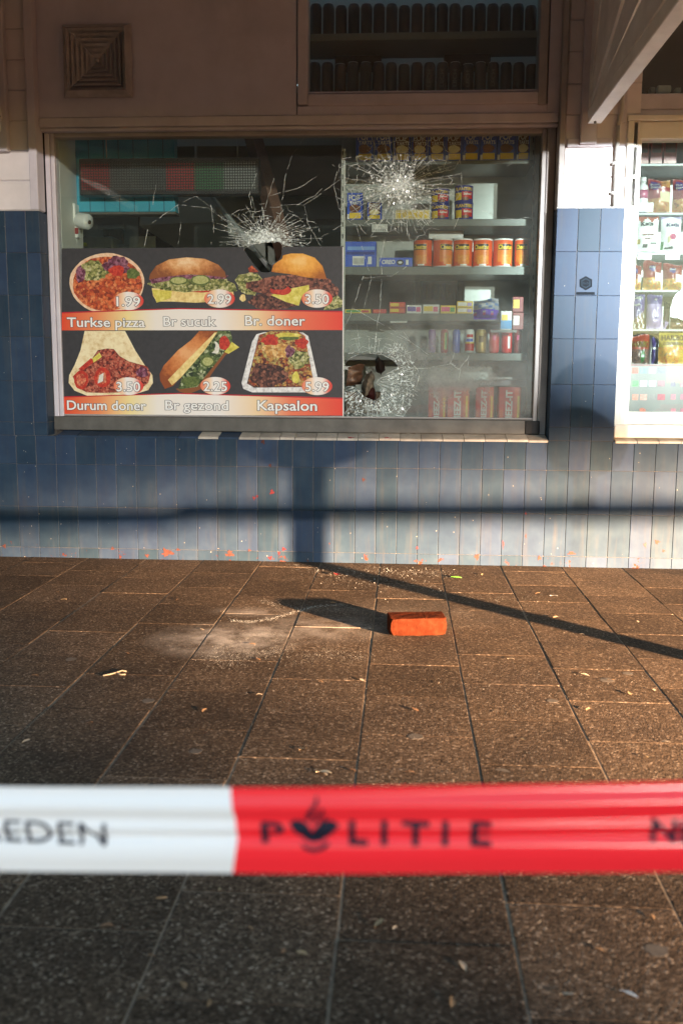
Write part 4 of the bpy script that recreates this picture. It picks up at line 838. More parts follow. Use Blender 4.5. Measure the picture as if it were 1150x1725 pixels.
def can(name, label, px0, px1, pyt, zb_, Y, body, lid=SILV, group=None, cat='can', slim=False):
    a, b = W(px0, pyt, Y), W(px1, pyt, Y); r = (b.x - a.x) / 2 - .001; h = a.z - zb_; t = thing(name, label, cat, ((a.x + b.x) / 2, Y + r, zb_ + .0005), group)
    if slim: prof = [(r * .72, 0), (r * .8, .002), (r * .98, h * .07), (r, h * .09), (r, h * .87), (r * .97, h * .9), (r * .80, h * .97), (r * .80, h * .985), (r * .72, h * .985)]
    else: prof = [(r * .98, 0), (r, .003), (r, h - .004), (r * .98, h - .002)]
    mesh_obj('body', lathe(prof), body, t)
    if not slim: mesh_obj('lid', lathe([(r * 1.02, h - .008), (r * 1.03, h - .006), (r * 1.02, h - .0005), (r * .92, h), (r * .9, h - .003)]), lid, t); mesh_obj('base_rim', lathe([(r * 1.01, -.0003), (r * 1.02, .003), (r * 1.01, .006)]), lid, t)
    else: mesh_obj('lid', lathe([(r * .80, h * .984), (r * .82, h * .99), (r * .80, h), (r * .74, h * .997), (r * .7, h * .985)]), SILV, t)
    return t, r, h
def cpatch(t, r, name, x0, x1, z0, z1, mat, lay=1):
    n_ = 8; bm = bmesh.new(); vs = [[bm.verts.new((x0 + (x1 - x0) * k / n_, -.0004 * lay, z)) for z in (z0, z1)] for k in range(n_ + 1)]
    for A, B in zip(vs, vs[1:]): bm.faces.new((A[0], B[0], B[1], A[1]))
    return wrap(mesh_obj(name, from_bm(name, bm, True), mat, t), r)
def ctext(t, r, s, x0, x1, z0, h, mat, bold=.04, shear=0, lay=2):
    o = lettering('lettering', s, x0, x1, z0, h, -.0004 * lay, mat, t, bold, 1, shear); return wrap(o, r)
# nut cans, stacked two high
for i, (a, b_) in enumerate(((726, 757.5), (766, 798))):
    zz_ = shelf_py['b']
    for k in range(2):
        t, r, h = can('nut_can', '%s blue nut can of the %s stack on the second shelf' % (('bottom', 'top')[k], ('left', 'right')[i]), a, b_, ((343, 317.5), (340, 312))[i][k], zz_, SY0 + .02, DBLUE, DBLUE, 'nut cans stacked on the second shelf')
        cpatch(t, r, 'yellow_figure', -r * 1.1, -r * .3, h * .1, h * .55, YEL); cpatch(t, r, 'red_label', -r * .25, r * 1.0, h * .18, h * .62, RED); cpatch(t, r, 'nuts', -r * .2, r * .5, h * .08, h * .26, BRNP, 2)
        ctext(t, r, 'PLANTERS', -r * 1.05, r * .95, h * .70, h * .18, YEL); ctext(t, r, 'Salted', -r * .1, r * .8, h * .42, h * .13, WHT, lay=3); zz_ += h + .001
# third shelf: blue biscuit packs, orange puff cans
t, wd, h = boxgood('biscuit_pack', 'large blue biscuit pack with white panels on the third shelf', 580, 634, 407, shelf_py['c'], SY0 + .01, .10, BLUE, 'biscuit pack')
LBL = wcol('light_blue', (120, 160, 220)); patch(t, 'pale_strip', -wd * .42, wd * .46, h * .66, h * .8, LBL); patch(t, 'white_panel', -wd * .25, wd * .12, h * .06, h * .42, WHT); patch(t, 'white_panel', wd * .24, wd * .36, h * .1, h * .4, WHT); patch(t, 'blue_panel', -wd * .45, wd * .45, h * .48, h * .6, DBLUE)
for k in range(9): patch(t, 'bar_code', -wd * .22 + k * .006, -wd * .22 + k * .006 + .002, h * .1, h * .34, BLK, 2)
t, wd, h = boxgood('cookie_pack', 'flat blue cookie pack lying between biscuit pack and orange cans', 638, 695, 434, shelf_py['c'], SY0 + .01, .06, BLUE, 'cookie pack')
lettering('lettering', 'OREO', -wd * .42, -wd * .02, h * .3, h * .45, -.002, WHT, t, .05); oval(t, 'cookie', wd * .13, h * .45, wd * .11, h * .32, BLK); oval(t, 'cream_filling', wd * .13, h * .45, wd * .06, h * .14, WHT, 3); patch(t, 'white_mark', wd * .3, wd * .38, h * .2, h * .75, WHT)
CH = [(696, 728.5), (729.5, 763), (764, 797), (797.8, 831), (832, 865), (868, 894)]
for i, (a, b_) in enumerate(CH):
    t, r, h = can('snack_can', '%s orange snack can from the left on the third shelf' % ords[i], a, b_, 401.5, shelf_py['c'], SY0 + .02, ORG, WHT if i else BLK, 'orange snack cans on the third shelf')
    tw = (-.35, .55, -.1, -.2, .25, -.1)[i] * r
    cpatch(t, r, 'yellow_glow', -r * .9 + tw, r * .8 + tw, h * .18, h * .82, wcol('amber', (236, 130, 45))); cpatch(t, r, 'snack_heap', -r * .45 + tw, r * .75 + tw, h * .1, h * .42, food('print_puffs', [(200, 70, 20), (240, 150, 50), (250, 190, 90)], 140), 2)
    cpatch(t, r, 'logo_shadow', -r * .82 + tw, r * .72 + tw, h * .60, h * .80, BLK, 2); ctext(t, r, 'Cheetos', -r * .8 + tw, r * .7 + tw, h * .63, h * .15, YEL, .05, .15, 4); cpatch(t, r, 'white_print', -r * .2 + tw, r * .5 + tw, h * .05, h * .1, WHT, 2)
tag(pxbox('white_card', 722, 389, 780, 402, SY0 + .16, SY0 + .17, WHT, None, .001), 'white card standing behind the orange snack cans', 'card').parent = None
# fourth shelf: small sweets
def small(label, a, b_, top, mats, y=SY0 + .01, dep=.06, zb_=None, rows=1, words='', wm=None):
    t, wd, h = boxgood('sweet_box', label, a, b_, top, shelf_py['d'] if zb_ is None else zb_, y, dep, mats[0], 'box', 'small sweet boxes on the fourth shelf')
    for k in range(rows):
        z0 = h * k / rows; hh = h / rows
        if len(mats) > 1: patch(t, 'label_band', -wd * .44, wd * .1, z0 + hh * .25, z0 + hh * .8, mats[1])
        if len(mats) > 2: patch(t, 'label_patch', wd * .14, wd * .42, z0 + hh * .2, z0 + hh * .75, mats[2])
        if rows > 1 and k: patch(t, 'seam', -wd * .5, wd * .5, z0 - .001, z0 + .001, BLK, 2)
    return t
small('low yellow sweet box at the left end of the fourth shelf', 580, 625, 521, (YEL, GRN, RED)); small('low orange-red sweet box beside the yellow one on the fourth shelf', 627, 651, 521, (RED, ORG))
small('bright red sweet boxes stacked two high', 655, 683, 509, (RED, YEL, ORG), rows=2); small('purple and white sweet box right of the red stack', 684, 710.5, 514, (WHT, PUR, PINK)); small('white sweet box with a yellow band, fifth from the left', 711.5, 740, 513, (WHT, YEL, PINK)); small('yellow sweet box with pink and green print', 741, 768, 514.5, (YEL, PINK, GRN)); small('yellow and white sweet boxes stacked two high beside the bag', 769, 797, 507.5, (YEL, WHT, LIL), rows=2)
t = small('blue and white sweet box standing low beside the dark upright', 843, 862.5, 524, (WHT, YEL), zb_=W(850, 555.5, SY0 - .055).z, y=SY0 - .055, dep=.03); patch(t, 'blue_base', -.027, .027, .004, .045, wcol('sky_blue', (45, 140, 200)), 2)
small('yellow and red sweet box topmost beside the dark upright', 863, 882, 500, (DRED, YEL), zb_=W(850, 525.5, SY0 - .05).z, y=SY0 - .05, dep=.03); small('red and white sweet box below the yellow one beside the dark upright', 863, 882, 526.5, (DRED, WHT), zb_=W(850, 555, SY0 - .05).z, y=SY0 - .05, dep=.03)
tag(wbox('front_tray', W(840, 0, SY0).x, W(885, 0, SY0).x, SY0 - .07, SY0 - .031, W(850, 560, SY0 - .055).z, W(850, 556, SY0 - .055).z, SHELF), 'small metal tray clipped on the shelf edge beside the dark upright', 'tray')

# pouches and bags
def bag_mesh(w_, h_, d_, seed, cols, paint, nx=18, nz=24, crimp=.06):
    q = random.Random(seed); ph = [q.uniform(0, 6.28) for _ in range(8)]; V = []; Fc = []; idx = []
    def surf(u, v, s):
        e = (1 - abs(2 * u - 1) ** 2.6) * max(0, min(1, (v - crimp) / .16)) ** .7 * max(0, min(1, (1 - crimp - v) / .16)) ** .7
        wr = .10 * math.sin(9 * u + 7 * v + ph[0]) + .08 * math.sin(17 * v - 6 * u + ph[1]) + .06 * math.sin(23 * u + ph[2]) * (1 - v)
        bulge = d_ * .5 * e * (1 + wr + .25 * (.5 - v)); x = (u - .5) * w_ * (1 - .05 * e + .02 * math.sin(8 * v + ph[3])); z = v * h_ + .006 * math.sin(5 * u + ph[4]) * (v > .9)
        return Vector((x, s * bulge + .002 * math.sin(14 * u + ph[5]) * (1 - e) + s * .0004, z))
    for s in (-1, 1):
        o = len(V)
        for j in range(nz + 1):
            for i in range(nx + 1): V.append(surf(i / nx, j / nz, s))
        for j in range(nz):
            for i in range(nx):
                f = (o + j * (nx + 1) + i, o + j * (nx + 1) + i + 1, o + (j + 1) * (nx + 1) + i + 1, o + (j + 1) * (nx + 1) + i); Fc.append(f if s < 0 else f[::-1]); idx.append(paint((i + .5) / nx, (j + .5) / nz) if s < 0 else 0)
    me = bpy.data.meshes.new('bag'); me.from_pydata(V, [], Fc); me.update()
    for c in cols: me.materials.append(c)
    for p, k in zip(me.polygons, idx): p.material_index = k; p.use_smooth = True
    return me, surf
def bag(label, px0, px1, pyt, pyb, Y, depth, cols, paint, seed, texts=(), group=None, cat='bag', name='sweet_bag', tilt=0.0, lean=.08):
    a, b = W(px0, pyb, Y), W(px1, pyt, Y); w_ = b.x - a.x; h_ = b.z - a.z
    t = thing(name, label, cat, ((a.x + b.x) / 2, Y + depth * .5 + .012, a.z), group, (-lean, tilt, 0)); me, surf = bag_mesh(w_, h_, depth, seed, cols, paint); mesh_obj('pouch', me, None, t)
    for s, u0, u1, v, hv, mt, sh in texts:
        o = lettering('lettering', s, (u0 - .5) * w_, (u1 - .5) * w_, v * h_, hv * h_, 0, mt, t, .04, 1, sh)
        for vv in o.data.vertices:
            u = vv.co.x / w_ + .5; f = surf(min(.98, max(.02, u)), min(.98, vv.co.z / h_), -1); vv.co.y = f.y - .0048
    return t
bag('clear sweet bag with a purple base on the fourth shelf', 798, 842, 503, 537, SY0 - .06, .09, [wcol('milky', (150, 150, 155)), PUR, wcol('dull_blue', (95, 120, 160)), wcol('dull_pink', (160, 70, 110))], lambda u, v: 1 if v < .45 and not (.15 < v < .36 and (int(u * 9) % 3 == 0)) else (3 if v < .3 else (2 if (int(u * 7) + int(v * 9)) % 3 == 0 else 0)), 3)
# fifth shelf: drink cans
DC = [(721, 734.5, wcol('can_lilac', (165, 130, 185), .25), None), (742, 755.5, wcol('can_crimson', (190, 50, 65), .25), GRN), (762, 775.5, wcol('can_blue', (40, 80, 190), .25), None), (783, 799.5, WHT, 'p'), (801.5, 820, GOLD, 'g'), (824, 842, RED, 'c'), (845, 864, RED, 'w'), (866, 880, DRED, 'c')]
names = ('lilac', 'crimson and green', 'plain blue', 'white can with a round red and blue mark, fourth', 'gold', 'red, first of the two bright red', 'red with white upright lettering,', 'dark red, rightmost')
for i, (a, b_, mt, deco) in enumerate(DC):
    lab = ('lilac drink can, leftmost on the fifth shelf', 'crimson drink can with a green stripe on the fifth shelf', 'plain blue drink can on the fifth shelf', 'white drink can with a round red and blue mark', 'gold drink can on the fifth shelf', 'bright red drink can right of the gold can', 'red drink can with white upright lettering', 'dark red drink can, rightmost on the fifth shelf')[i]
    t, r, h = can('drink_can', lab, a, b_, 554.5, shelf_py['e'], SY0 + .03, mt, SILV, 'drink cans on the fifth shelf', slim=True)
    if deco == GRN: cpatch(t, r, 'green_stripe', r * .1, r * .7, h * .15, h * .85, GRN); cpatch(t, r, 'yellow_stripe', -r * .1, r * .1, h * .15, h * .85, YEL)
    if deco == 'p':
        cpatch(t, r, 'red_upper', -r * 1.2, r * 1.2, h * .10, h * .4, RED); cpatch(t, r, 'yellow_stripe', -r * 1.2, r * 1.2, h * .4, h * .46, YEL)
        for nm, z0, z1, m_ in (('red_cap', .66, .78, RED), ('white_wave', .60, .66, WHT), ('blue_cup', .48, .60, BLUE)): cpatch(t, r, nm, -r * .7, r * .7, h * z0, h * z1, m_, 2)
    if deco == 'g': cpatch(t, r, 'badge', -r * .45, r * .45, h * .45, h * .72, wcol('bronze', (110, 85, 50)), 2)
    if deco == 'w': cpatch(t, r, 'white_lettering', r * .1, r * .55, h * .2, h * .7, WHT, 2)
    if deco == 'c': cpatch(t, r, 'pale_script', -r * .3, r * .2, h * .55, h * .75, PINK, 2)
# bottom: orange-red cracker cartons with upright lettering
for i, (a, b_, sidew) in enumerate(((721, 752, 0), (753, 791, 1), (801, 832, 0), (840, 878, 1))):
    t, wd, h = boxgood('cracker_carton', '%s red cracker carton from the left at the window foot' % ords[i], a, b_, 652, shelf_py['f'], SY0 + .01, .07, RED, 'carton', 'cracker cartons at the window foot', tilt=(-.05, .06, -.03, .04)[i])
    patch(t, 'orange_side', wd * .22, wd * .5, h * .02, h * .98, ORG); patch(t, 'yellow_flash', wd * .34, wd * .44, h * .1, h * .8, YEL, 2); patch(t, 'cracker_print', -wd * .46, -wd * .3, h * .1, h * .5, ORG, 2)
    lettering('lettering', 'CHEEZ-IT', wd * .10, wd * .10 + h * .86, h * .07, wd * .30, -.003, WHT, t, .05, 1, 0, -90)
tag(pxbox('flat_tray', 716, 640, 895, 650, SY0 + .1, SY0 + .2, wcol('grey_card', (150, 145, 150)), None, .001), 'grey card tray behind the cracker cartons', 'tray')
# goods knocked over behind the lower hole
SPILL = [((596, 634), .04, 'crumpled brown sweet bag seen through the lower hole', (85, 60, 45), 5), ((618, 646), .042, 'pale crumpled bag lying behind the lower hole', (120, 108, 92), 8), ((642, 618), .034, 'dark folded bag at the right of the lower hole', (35, 24, 20), 9), ((622, 664), .036, 'red-brown crumpled pack at the bottom of the lower hole', (60, 26, 24), 12)]
for (c, rr, lab, col, sd) in SPILL:
    p = W(c[0], c[1], SY0 + .02); cm = M('spill_%d' % sd, srgb(*col), .35, .4, 40, .3, 60)
    me, _ = bag_mesh(rr * 3.0, rr * 2.6, rr * 1.3, sd, [cm], lambda u, v: 0); o = mesh_obj('spilled_bag', me, None, None, p - Vector((0, 0, rr * 1.1)), (rad(12 * (sd % 3) - 10), rad(25 * (sd % 4) - 30), rad(10 * sd))); tag(o, lab, 'bag')
tag(pxbox('spilled_carton', 582, 660, 640, 697, SY0 + .09, SY0 + .2, wcol('cardboard', (120, 95, 75)), None, .003), 'brown open carton at the window foot behind the lower hole', 'carton')

# ================================================================== UPPER DISPLAY WINDOW (left) with rows of dark cans
uw = thing('upper_window', 'upper display window with two rows of dark cans', 'window', W(715, 175, .06)); UY = .10
x0, x1 = W(501, 80, .06).x, W(925, 80, .06).x
pxbox('frame_post', 501, -70, 518, 176, .052, .17, PAINT2, uw, .004); pxbox('frame_post', 909, -70, 924, 176, .052, .17, TAUPE, uw, .004); pxbox('frame_rail', 518.3, 156, 908.7, 176, .055, .17, PAINT2, uw, .004); pxbox('frame_bead', 518.3, 152, 908.7, 155.7, .07, .17, PAINT, uw, .003)
wbox('lower_strip', x0, xr, .0625, .0975, W(700, 195, .06).z, W(700, 177, .06).z, PAINT, uw)
a, b_ = W(516, 157, UY), W(911, -70, UY); wbox('glass_pane', a.x, b_.x, UY, UY + .004, a.z, b_.z, CLEAR, uw)
ush = thing('upper_shelf', 'pale shelf board with dark cans in the upper window', 'shelf', W(715, 75, .26)); pxbox('shelf_board', 500, 54, 930, 66, .22, .50, SHELF, ush, .002); z_u = W(715, 54, .22).z
ulow = tag(pxbox('display_shelf', 500, 154, 930, 166, .18, .50, SHELF, None, .002), 'lower shelf board of the upper window under a row of dark cans', 'shelf'); z_l = W(715, 154, .18).z
wbox('back_board', x0, xr, .60, .62, 2.21, 3.30, M('display_back', (.42, .45, .42), .7, .08, 4), uw)
DK = [M('dark_can%d' % k, c, .35, .2, 30) for k, c in enumerate(((.018, .016, .018), (.030, .018, .016), (.022, .022, .024)))]; DKT = M('dark_can_text', (.13, .12, .11), .5)  # near black painted in for cans standing backlit and unlit
def darkcans(row, xs_, pyt, zb_, Y):
    for i, a in enumerate(xs_):
        wd = 20.5
        t, r, h = can('dark_can', '%s dark can from the left in the %s row of the upper window' % (nth(i), row), a, a + wd, pyt + (3 if i % 5 == 2 else 0), zb_, Y, DK[(i * 7 + len(row)) % 3], SILV, 'dark cans in the upper window', slim=True)
        if row == 'lower' and i in (9, 10, 11, 12, 14): 
            lettering('lettering', 'LECH', r * .22, r * .22 + h * .55, h * .18, r * .62, -r - .0006, DKT, t, .03, 1, 0, -90)
def nth(i): return ('first second third fourth fifth sixth seventh eighth ninth tenth eleventh twelfth thirteenth fourteenth fifteenth sixteenth seventeenth eighteenth nineteenth twentieth'.split())[i]
darkcans('lower', [519 + k * 21.6 for k in range(18)], 103, z_l, .20)
darkcans('upper', [521 + k * 21.4 for k in range(18)], 4, z_u, .24)
for px, lab in ((564, 'dark carton behind the lower cans left of centre'), (748, 'dark carton behind the lower cans right of centre')): tag(pxbox('dark_carton', px, 79, px + 78, 112, .45, .55, M('dark_carton', (.035, .022, .02), .6, .2, 9), None, .004), lab, 'carton').location.z += 0
for px, lab in ((564, 'dark tall carton'), ): pass

# packs behind the cream window: colour copies darkened to offset the strong light
def dimmed_copy(m, f=.38):
    n2 = m.name + '_dimmed'
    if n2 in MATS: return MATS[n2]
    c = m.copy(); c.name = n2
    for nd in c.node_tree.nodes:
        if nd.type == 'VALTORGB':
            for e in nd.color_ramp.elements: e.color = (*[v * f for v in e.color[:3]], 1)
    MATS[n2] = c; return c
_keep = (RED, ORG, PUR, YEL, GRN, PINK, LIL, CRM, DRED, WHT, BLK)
RED, ORG, PUR, YEL, GRN, PINK, LIL, CRM = (dimmed_copy(m, f) for m, f in ((RED, .17), (ORG, .19), (PUR, .2), (YEL, .2), (GRN, .2), (PINK, .22), (LIL, .26), (CRM, .28))); WHT = dimmed_copy(WHT, .4)
# ================================================================== RIGHT WINDOW with bags of sweets
rw = thing('cream_window', 'cream framed shop window full of sweet bags at the right edge', 'window', (1.6, .04, .64)); RY = .03
jx0, jx1 = W(1050, 450, RY).x, W(1073, 450, RY).x
jx0 = RP1 + .0015
zt2, zb2 = W(1100, 205, RY).z, .6465
xR = RW
wbox('jamb', jx0 + .028, jx0 + .052, RY, .12, zb2 + .05, zt2, CREAM, rw, .004, 2); wbox('jamb', jx0 + .0525, jx0 + .072, RY + .012, .12, zb2 + .052, zt2 - .03, CREAM, rw, .004, 2); wbox('jamb', jx0, jx0 + .0275, RY - .012, .12, zb2 + .002, zt2 + .002, CREAM, rw, .003, 2)
wbox('head_rail', jx0 + .0525, xR, RY + .002, .12, zt2 - .0295 - .045, zt2, CREAM, rw, .004, 2)
wbox('head_drip', jx0 - .004, xR, RY - .02, .12, zt2 + .0025, zt2 + .025, CREAM, rw, .004, 2)
zr = W(1100, 694, RY + .01).z; wbox('bottom_rail', jx0 + .028, xR, RY + .006, .12, W(1100, 715, RY).z, zr, CREAM, rw, .003, 2); wbox('sill', jx0, xR, RY - .022, .12, .6475, W(1100, 715, RY).z - .001, CREAM, rw, .005, 2)
wbox('glass_pane', jx0 + .066, xR, .078, .082, zr - .01, zt2 - .06, CLEAR, rw)
SX = M('rack_dark', (.10, .10, .10), .5, .1, 9); rk = thing('sweet_rack', 'dark rack of shelves behind the cream framed window', 'shelf rack', (1.7, .3, .64))
RS = {}
for k, py in (('a', 275.5), ('b', 358), ('c', 425), ('d', 488), ('e', 554), ('f', 613.5)):
    z = W(1100, py, .2).z; RS[k] = z; wbox('shelf', jx0 + .04, xR, .2, .5, z - .012, z, SX if k in 'bde' else SHELF, rk, .002)
wbox('back_panel', jx0 + .03, xR, .51, .52, .62, 2.6, M('rack_grey', (.33, .34, .34), .6, .1, 4), rk)
for i, (a, b_) in enumerate(((1073, 1094), (1095.5, 1117), (1118, 1141), (1165, 1187))):
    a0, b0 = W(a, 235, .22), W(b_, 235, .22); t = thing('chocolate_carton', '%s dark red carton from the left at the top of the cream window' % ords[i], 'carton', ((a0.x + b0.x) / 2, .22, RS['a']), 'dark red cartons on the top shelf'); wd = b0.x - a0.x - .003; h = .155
    mesh_obj('carton', box_mesh(wd, .1, h, .002, 1, DRED), None, t, (0, .051, h / 2)); patch(t, 'lit_band', -wd * .48, wd * .48, .004, .02, ORG); patch(t, 'print_panel', -wd * .38, wd * .38, h * .35, h * .7, BLK); lettering('lettering', 'CHOCO', -wd * .35, wd * .35, h * .45, h * .12, -.003, RED, t, .03)  # bottom band paints the lit strip below the canopy shadow
bt = thing('white_bottle', 'white plastic bottle at the left edge of the cream window', 'bottle', (W(1083, 345, .21).x, .24, RS['b'])); r_ = .026
mesh_obj('body', lathe([(r_ * .9, 0), (r_, .006), (r_, .115), (r_ * .9, .128), (r_ * .5, .14), (r_ * .48, .145)]), WHT, bt); mesh_obj('cap', lathe([(r_ * .6, .1455), (r_ * .6, .168), (r_ * .5, .172)]), WHT, bt); o = mesh_obj('label', lathe([(r_ * 1.01, .07), (r_ * 1.01, .11)]), PINK, bt)
SBG = 'sweet bags behind the cream framed window'
FRU = food('print_fruits', [(88, 12, 10), (115, 60, 20), (120, 95, 48), (95, 20, 14), (50, 66, 24)], 60); MIX = food('print_sweets', [(30, 18, 15), (120, 35, 22), (145, 115, 40), (50, 32, 25), (125, 125, 115)], 90); LIQ = food('print_liquorice', [(30, 24, 22), (70, 50, 42), (120, 90, 70)], 110)
def pr_red(u, v): return 2 if (u - .28) ** 2 / .05 + (v - .8) ** 2 / .016 < 1 else (3 if u > .5 and .35 < v < .62 else (1 if v < .42 or (u > .55 and v > .75) else 0))
HEART = (('Red', .1, .46, .80, .07, WHT, 0), ('Band', .1, .5, .71, .07, WHT, 0))
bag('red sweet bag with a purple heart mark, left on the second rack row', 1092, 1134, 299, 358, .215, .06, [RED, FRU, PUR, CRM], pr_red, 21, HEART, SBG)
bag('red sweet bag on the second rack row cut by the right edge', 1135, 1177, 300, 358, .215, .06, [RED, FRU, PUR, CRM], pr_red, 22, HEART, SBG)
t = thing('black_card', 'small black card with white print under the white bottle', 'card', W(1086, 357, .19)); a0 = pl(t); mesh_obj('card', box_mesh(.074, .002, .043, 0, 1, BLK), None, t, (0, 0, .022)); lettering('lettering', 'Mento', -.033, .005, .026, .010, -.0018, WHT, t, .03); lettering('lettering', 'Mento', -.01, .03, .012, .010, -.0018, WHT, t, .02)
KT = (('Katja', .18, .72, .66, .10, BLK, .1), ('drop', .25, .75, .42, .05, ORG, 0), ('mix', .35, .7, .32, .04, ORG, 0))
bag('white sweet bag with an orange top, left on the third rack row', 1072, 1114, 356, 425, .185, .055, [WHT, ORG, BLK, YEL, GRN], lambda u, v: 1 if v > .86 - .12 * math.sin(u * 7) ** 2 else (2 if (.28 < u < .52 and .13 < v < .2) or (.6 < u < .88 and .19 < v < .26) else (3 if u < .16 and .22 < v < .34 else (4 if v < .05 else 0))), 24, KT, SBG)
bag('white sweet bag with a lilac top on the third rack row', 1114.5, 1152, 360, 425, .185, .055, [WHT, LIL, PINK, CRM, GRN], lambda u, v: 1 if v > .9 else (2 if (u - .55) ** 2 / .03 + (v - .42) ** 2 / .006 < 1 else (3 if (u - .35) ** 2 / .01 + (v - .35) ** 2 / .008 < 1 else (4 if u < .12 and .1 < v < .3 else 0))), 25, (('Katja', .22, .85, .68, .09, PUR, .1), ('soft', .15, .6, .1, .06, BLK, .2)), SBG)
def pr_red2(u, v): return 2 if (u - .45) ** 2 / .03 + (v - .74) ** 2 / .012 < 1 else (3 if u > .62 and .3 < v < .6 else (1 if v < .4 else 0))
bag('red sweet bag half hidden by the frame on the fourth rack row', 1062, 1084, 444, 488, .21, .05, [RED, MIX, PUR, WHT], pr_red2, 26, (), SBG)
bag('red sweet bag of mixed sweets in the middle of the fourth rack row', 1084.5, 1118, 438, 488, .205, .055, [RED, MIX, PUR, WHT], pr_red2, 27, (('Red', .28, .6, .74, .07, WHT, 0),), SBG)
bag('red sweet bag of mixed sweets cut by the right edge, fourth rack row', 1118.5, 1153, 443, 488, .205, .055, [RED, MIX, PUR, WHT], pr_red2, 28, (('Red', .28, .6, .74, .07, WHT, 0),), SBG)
for k, px in enumerate((1073, 1120)): tag(pxbox('scoop', px, 426, px + 24, 437, .196, .199, M('scoop_grey', (.25, .25, .25), .4), None), ('grey shelf clip under the left white bag', 'grey shelf clip under the lilac topped bag')[k], 'clip')
bag('purple liquorice bag half hidden by the frame on the fifth rack row', 1064, 1090, 489, 554, .205, .05, [PUR, LIQ, WHT, ORG], lambda u, v: (2 if (int(u * 12) + int(v * 16)) % 4 == 0 else 1) if v < .5 - .3 * (1 - u) else 0, 29, (('Katja', .05, .8, .78, .09, WHT, .1), ('soft', .1, .6, .6, .06, WHT, .1)), SBG)
bag('purple and pale lilac sweet bag on the fifth rack row', 1090.5, 1120, 494, 554, .205, .05, [LIL, PUR, LIL, WHT], lambda u, v: 1 if v > .72 else (1 if .42 < u < .7 and .28 < v < .32 else 0), 30, (('+', .4, .6, .78, .1, WHT, 0),), SBG)
bag('narrow lilac sweet bag beside the white round tag', 1118, 1132, 508, 554, .235, .03, [LIL, PUR, WHT], lambda u, v: 1 if v > .75 else 0, 31, (), SBG)
bag('dark liquorice bag under the white round tag', 1130, 1160, 533, 554, .205, .04, [LIQ, WHT, LIL], lambda u, v: 1 if (u - .4) ** 2 / .02 + (v - .5) ** 2 / .06 < .5 else 0, 32, (), SBG)
tg = mesh_obj('round_tag', prism_mesh([(.078 * math.cos(rad(a)) * (1 if abs(a - 90) > 25 else .8), .078 * math.sin(rad(a)) * (1 if abs(a - 90) > 25 else 1.1)) for a in range(0, 360, 12)], .002), WHT, None, W(1158, 513, .165)); tag(tg, 'white round tag hanging at the right edge of the picture', 'tag')
HB = wcol('gold_bag', (112, 98, 24))
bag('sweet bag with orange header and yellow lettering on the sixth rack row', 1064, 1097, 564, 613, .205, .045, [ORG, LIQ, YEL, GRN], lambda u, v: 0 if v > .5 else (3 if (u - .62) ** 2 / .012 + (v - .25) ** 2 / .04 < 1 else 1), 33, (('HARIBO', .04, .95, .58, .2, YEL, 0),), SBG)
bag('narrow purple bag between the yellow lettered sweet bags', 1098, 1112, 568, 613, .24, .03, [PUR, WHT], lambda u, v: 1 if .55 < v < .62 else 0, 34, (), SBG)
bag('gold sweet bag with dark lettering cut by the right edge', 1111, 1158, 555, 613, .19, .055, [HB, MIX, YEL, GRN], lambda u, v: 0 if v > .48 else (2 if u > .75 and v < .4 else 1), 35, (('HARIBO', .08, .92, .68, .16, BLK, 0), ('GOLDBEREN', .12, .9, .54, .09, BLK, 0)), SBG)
# printed price sheet inside the lower pane
sh = thing('price_sheet', 'pale sheet printed with rows of small colour pictures under the sweet bags', 'poster', (W(1110, 694, .09).x, .09, zr)); SP = pl(sh)
SHW = M('sheet_paper', (.22, .20, .195), .5, .04); xs0 = jx0 + .05
wbox('sheet', xs0, xR, .0895, .0905, zr - .005, W(1100, 614, .09).z, SHW, sh); wbox('red_header', xs0, xR, .0888, .0892, W(1100, 617, .09).z, W(1100, 613.5, .09).z, RED, sh)
q = random.Random(4)
pal = [srgb(190, 90, 80), srgb(120, 140, 145), srgb(165, 160, 205), srgb(120, 115, 125), srgb(100, 180, 100), srgb(195, 190, 200), srgb(200, 195, 205), srgb(150, 110, 120), srgb(205, 130, 115), srgb(205, 145, 135), srgb(135, 125, 125), srgb(165, 75, 90)]
for rI, (ya, yb) in enumerate(((619, 629), (641, 651), (664, 674))):
    for cI, (xa_, xb_) in enumerate(((1064, 1074), (1077, 1089), (1092, 1104), (1106.5, 1119))): pxbox('colour_square', xa_, ya, xb_, yb, .0886, .0889, M('sheet_col_%d' % (rI * 4 + cI), pal[rI * 4 + cI], .5, .25, 80), sh)
for ya in (621, 642, 664, 688):
    for xa_ in (1129, 1145, 1161): pxbox('colour_square', xa_, ya, xa_ + 8, ya + 9, .0886, .0889, M('sheet_item_%d' % ((xa_ + ya) % 3), srgb(*((185, 110, 130), (120, 110, 130), (200, 120, 135))[(xa_ + ya) % 3]), .5, .3, 90), sh)
oval_ = blob(0, 0, .016, .011, 18, .2, 3); o = mesh_obj('fruit_print', prism_mesh([(a, b) for a, b in oval_], .0003), M('sheet_fruit', srgb(200, 110, 90), .5, .4, 90), sh, W(1081, 691, .0886) - SP)

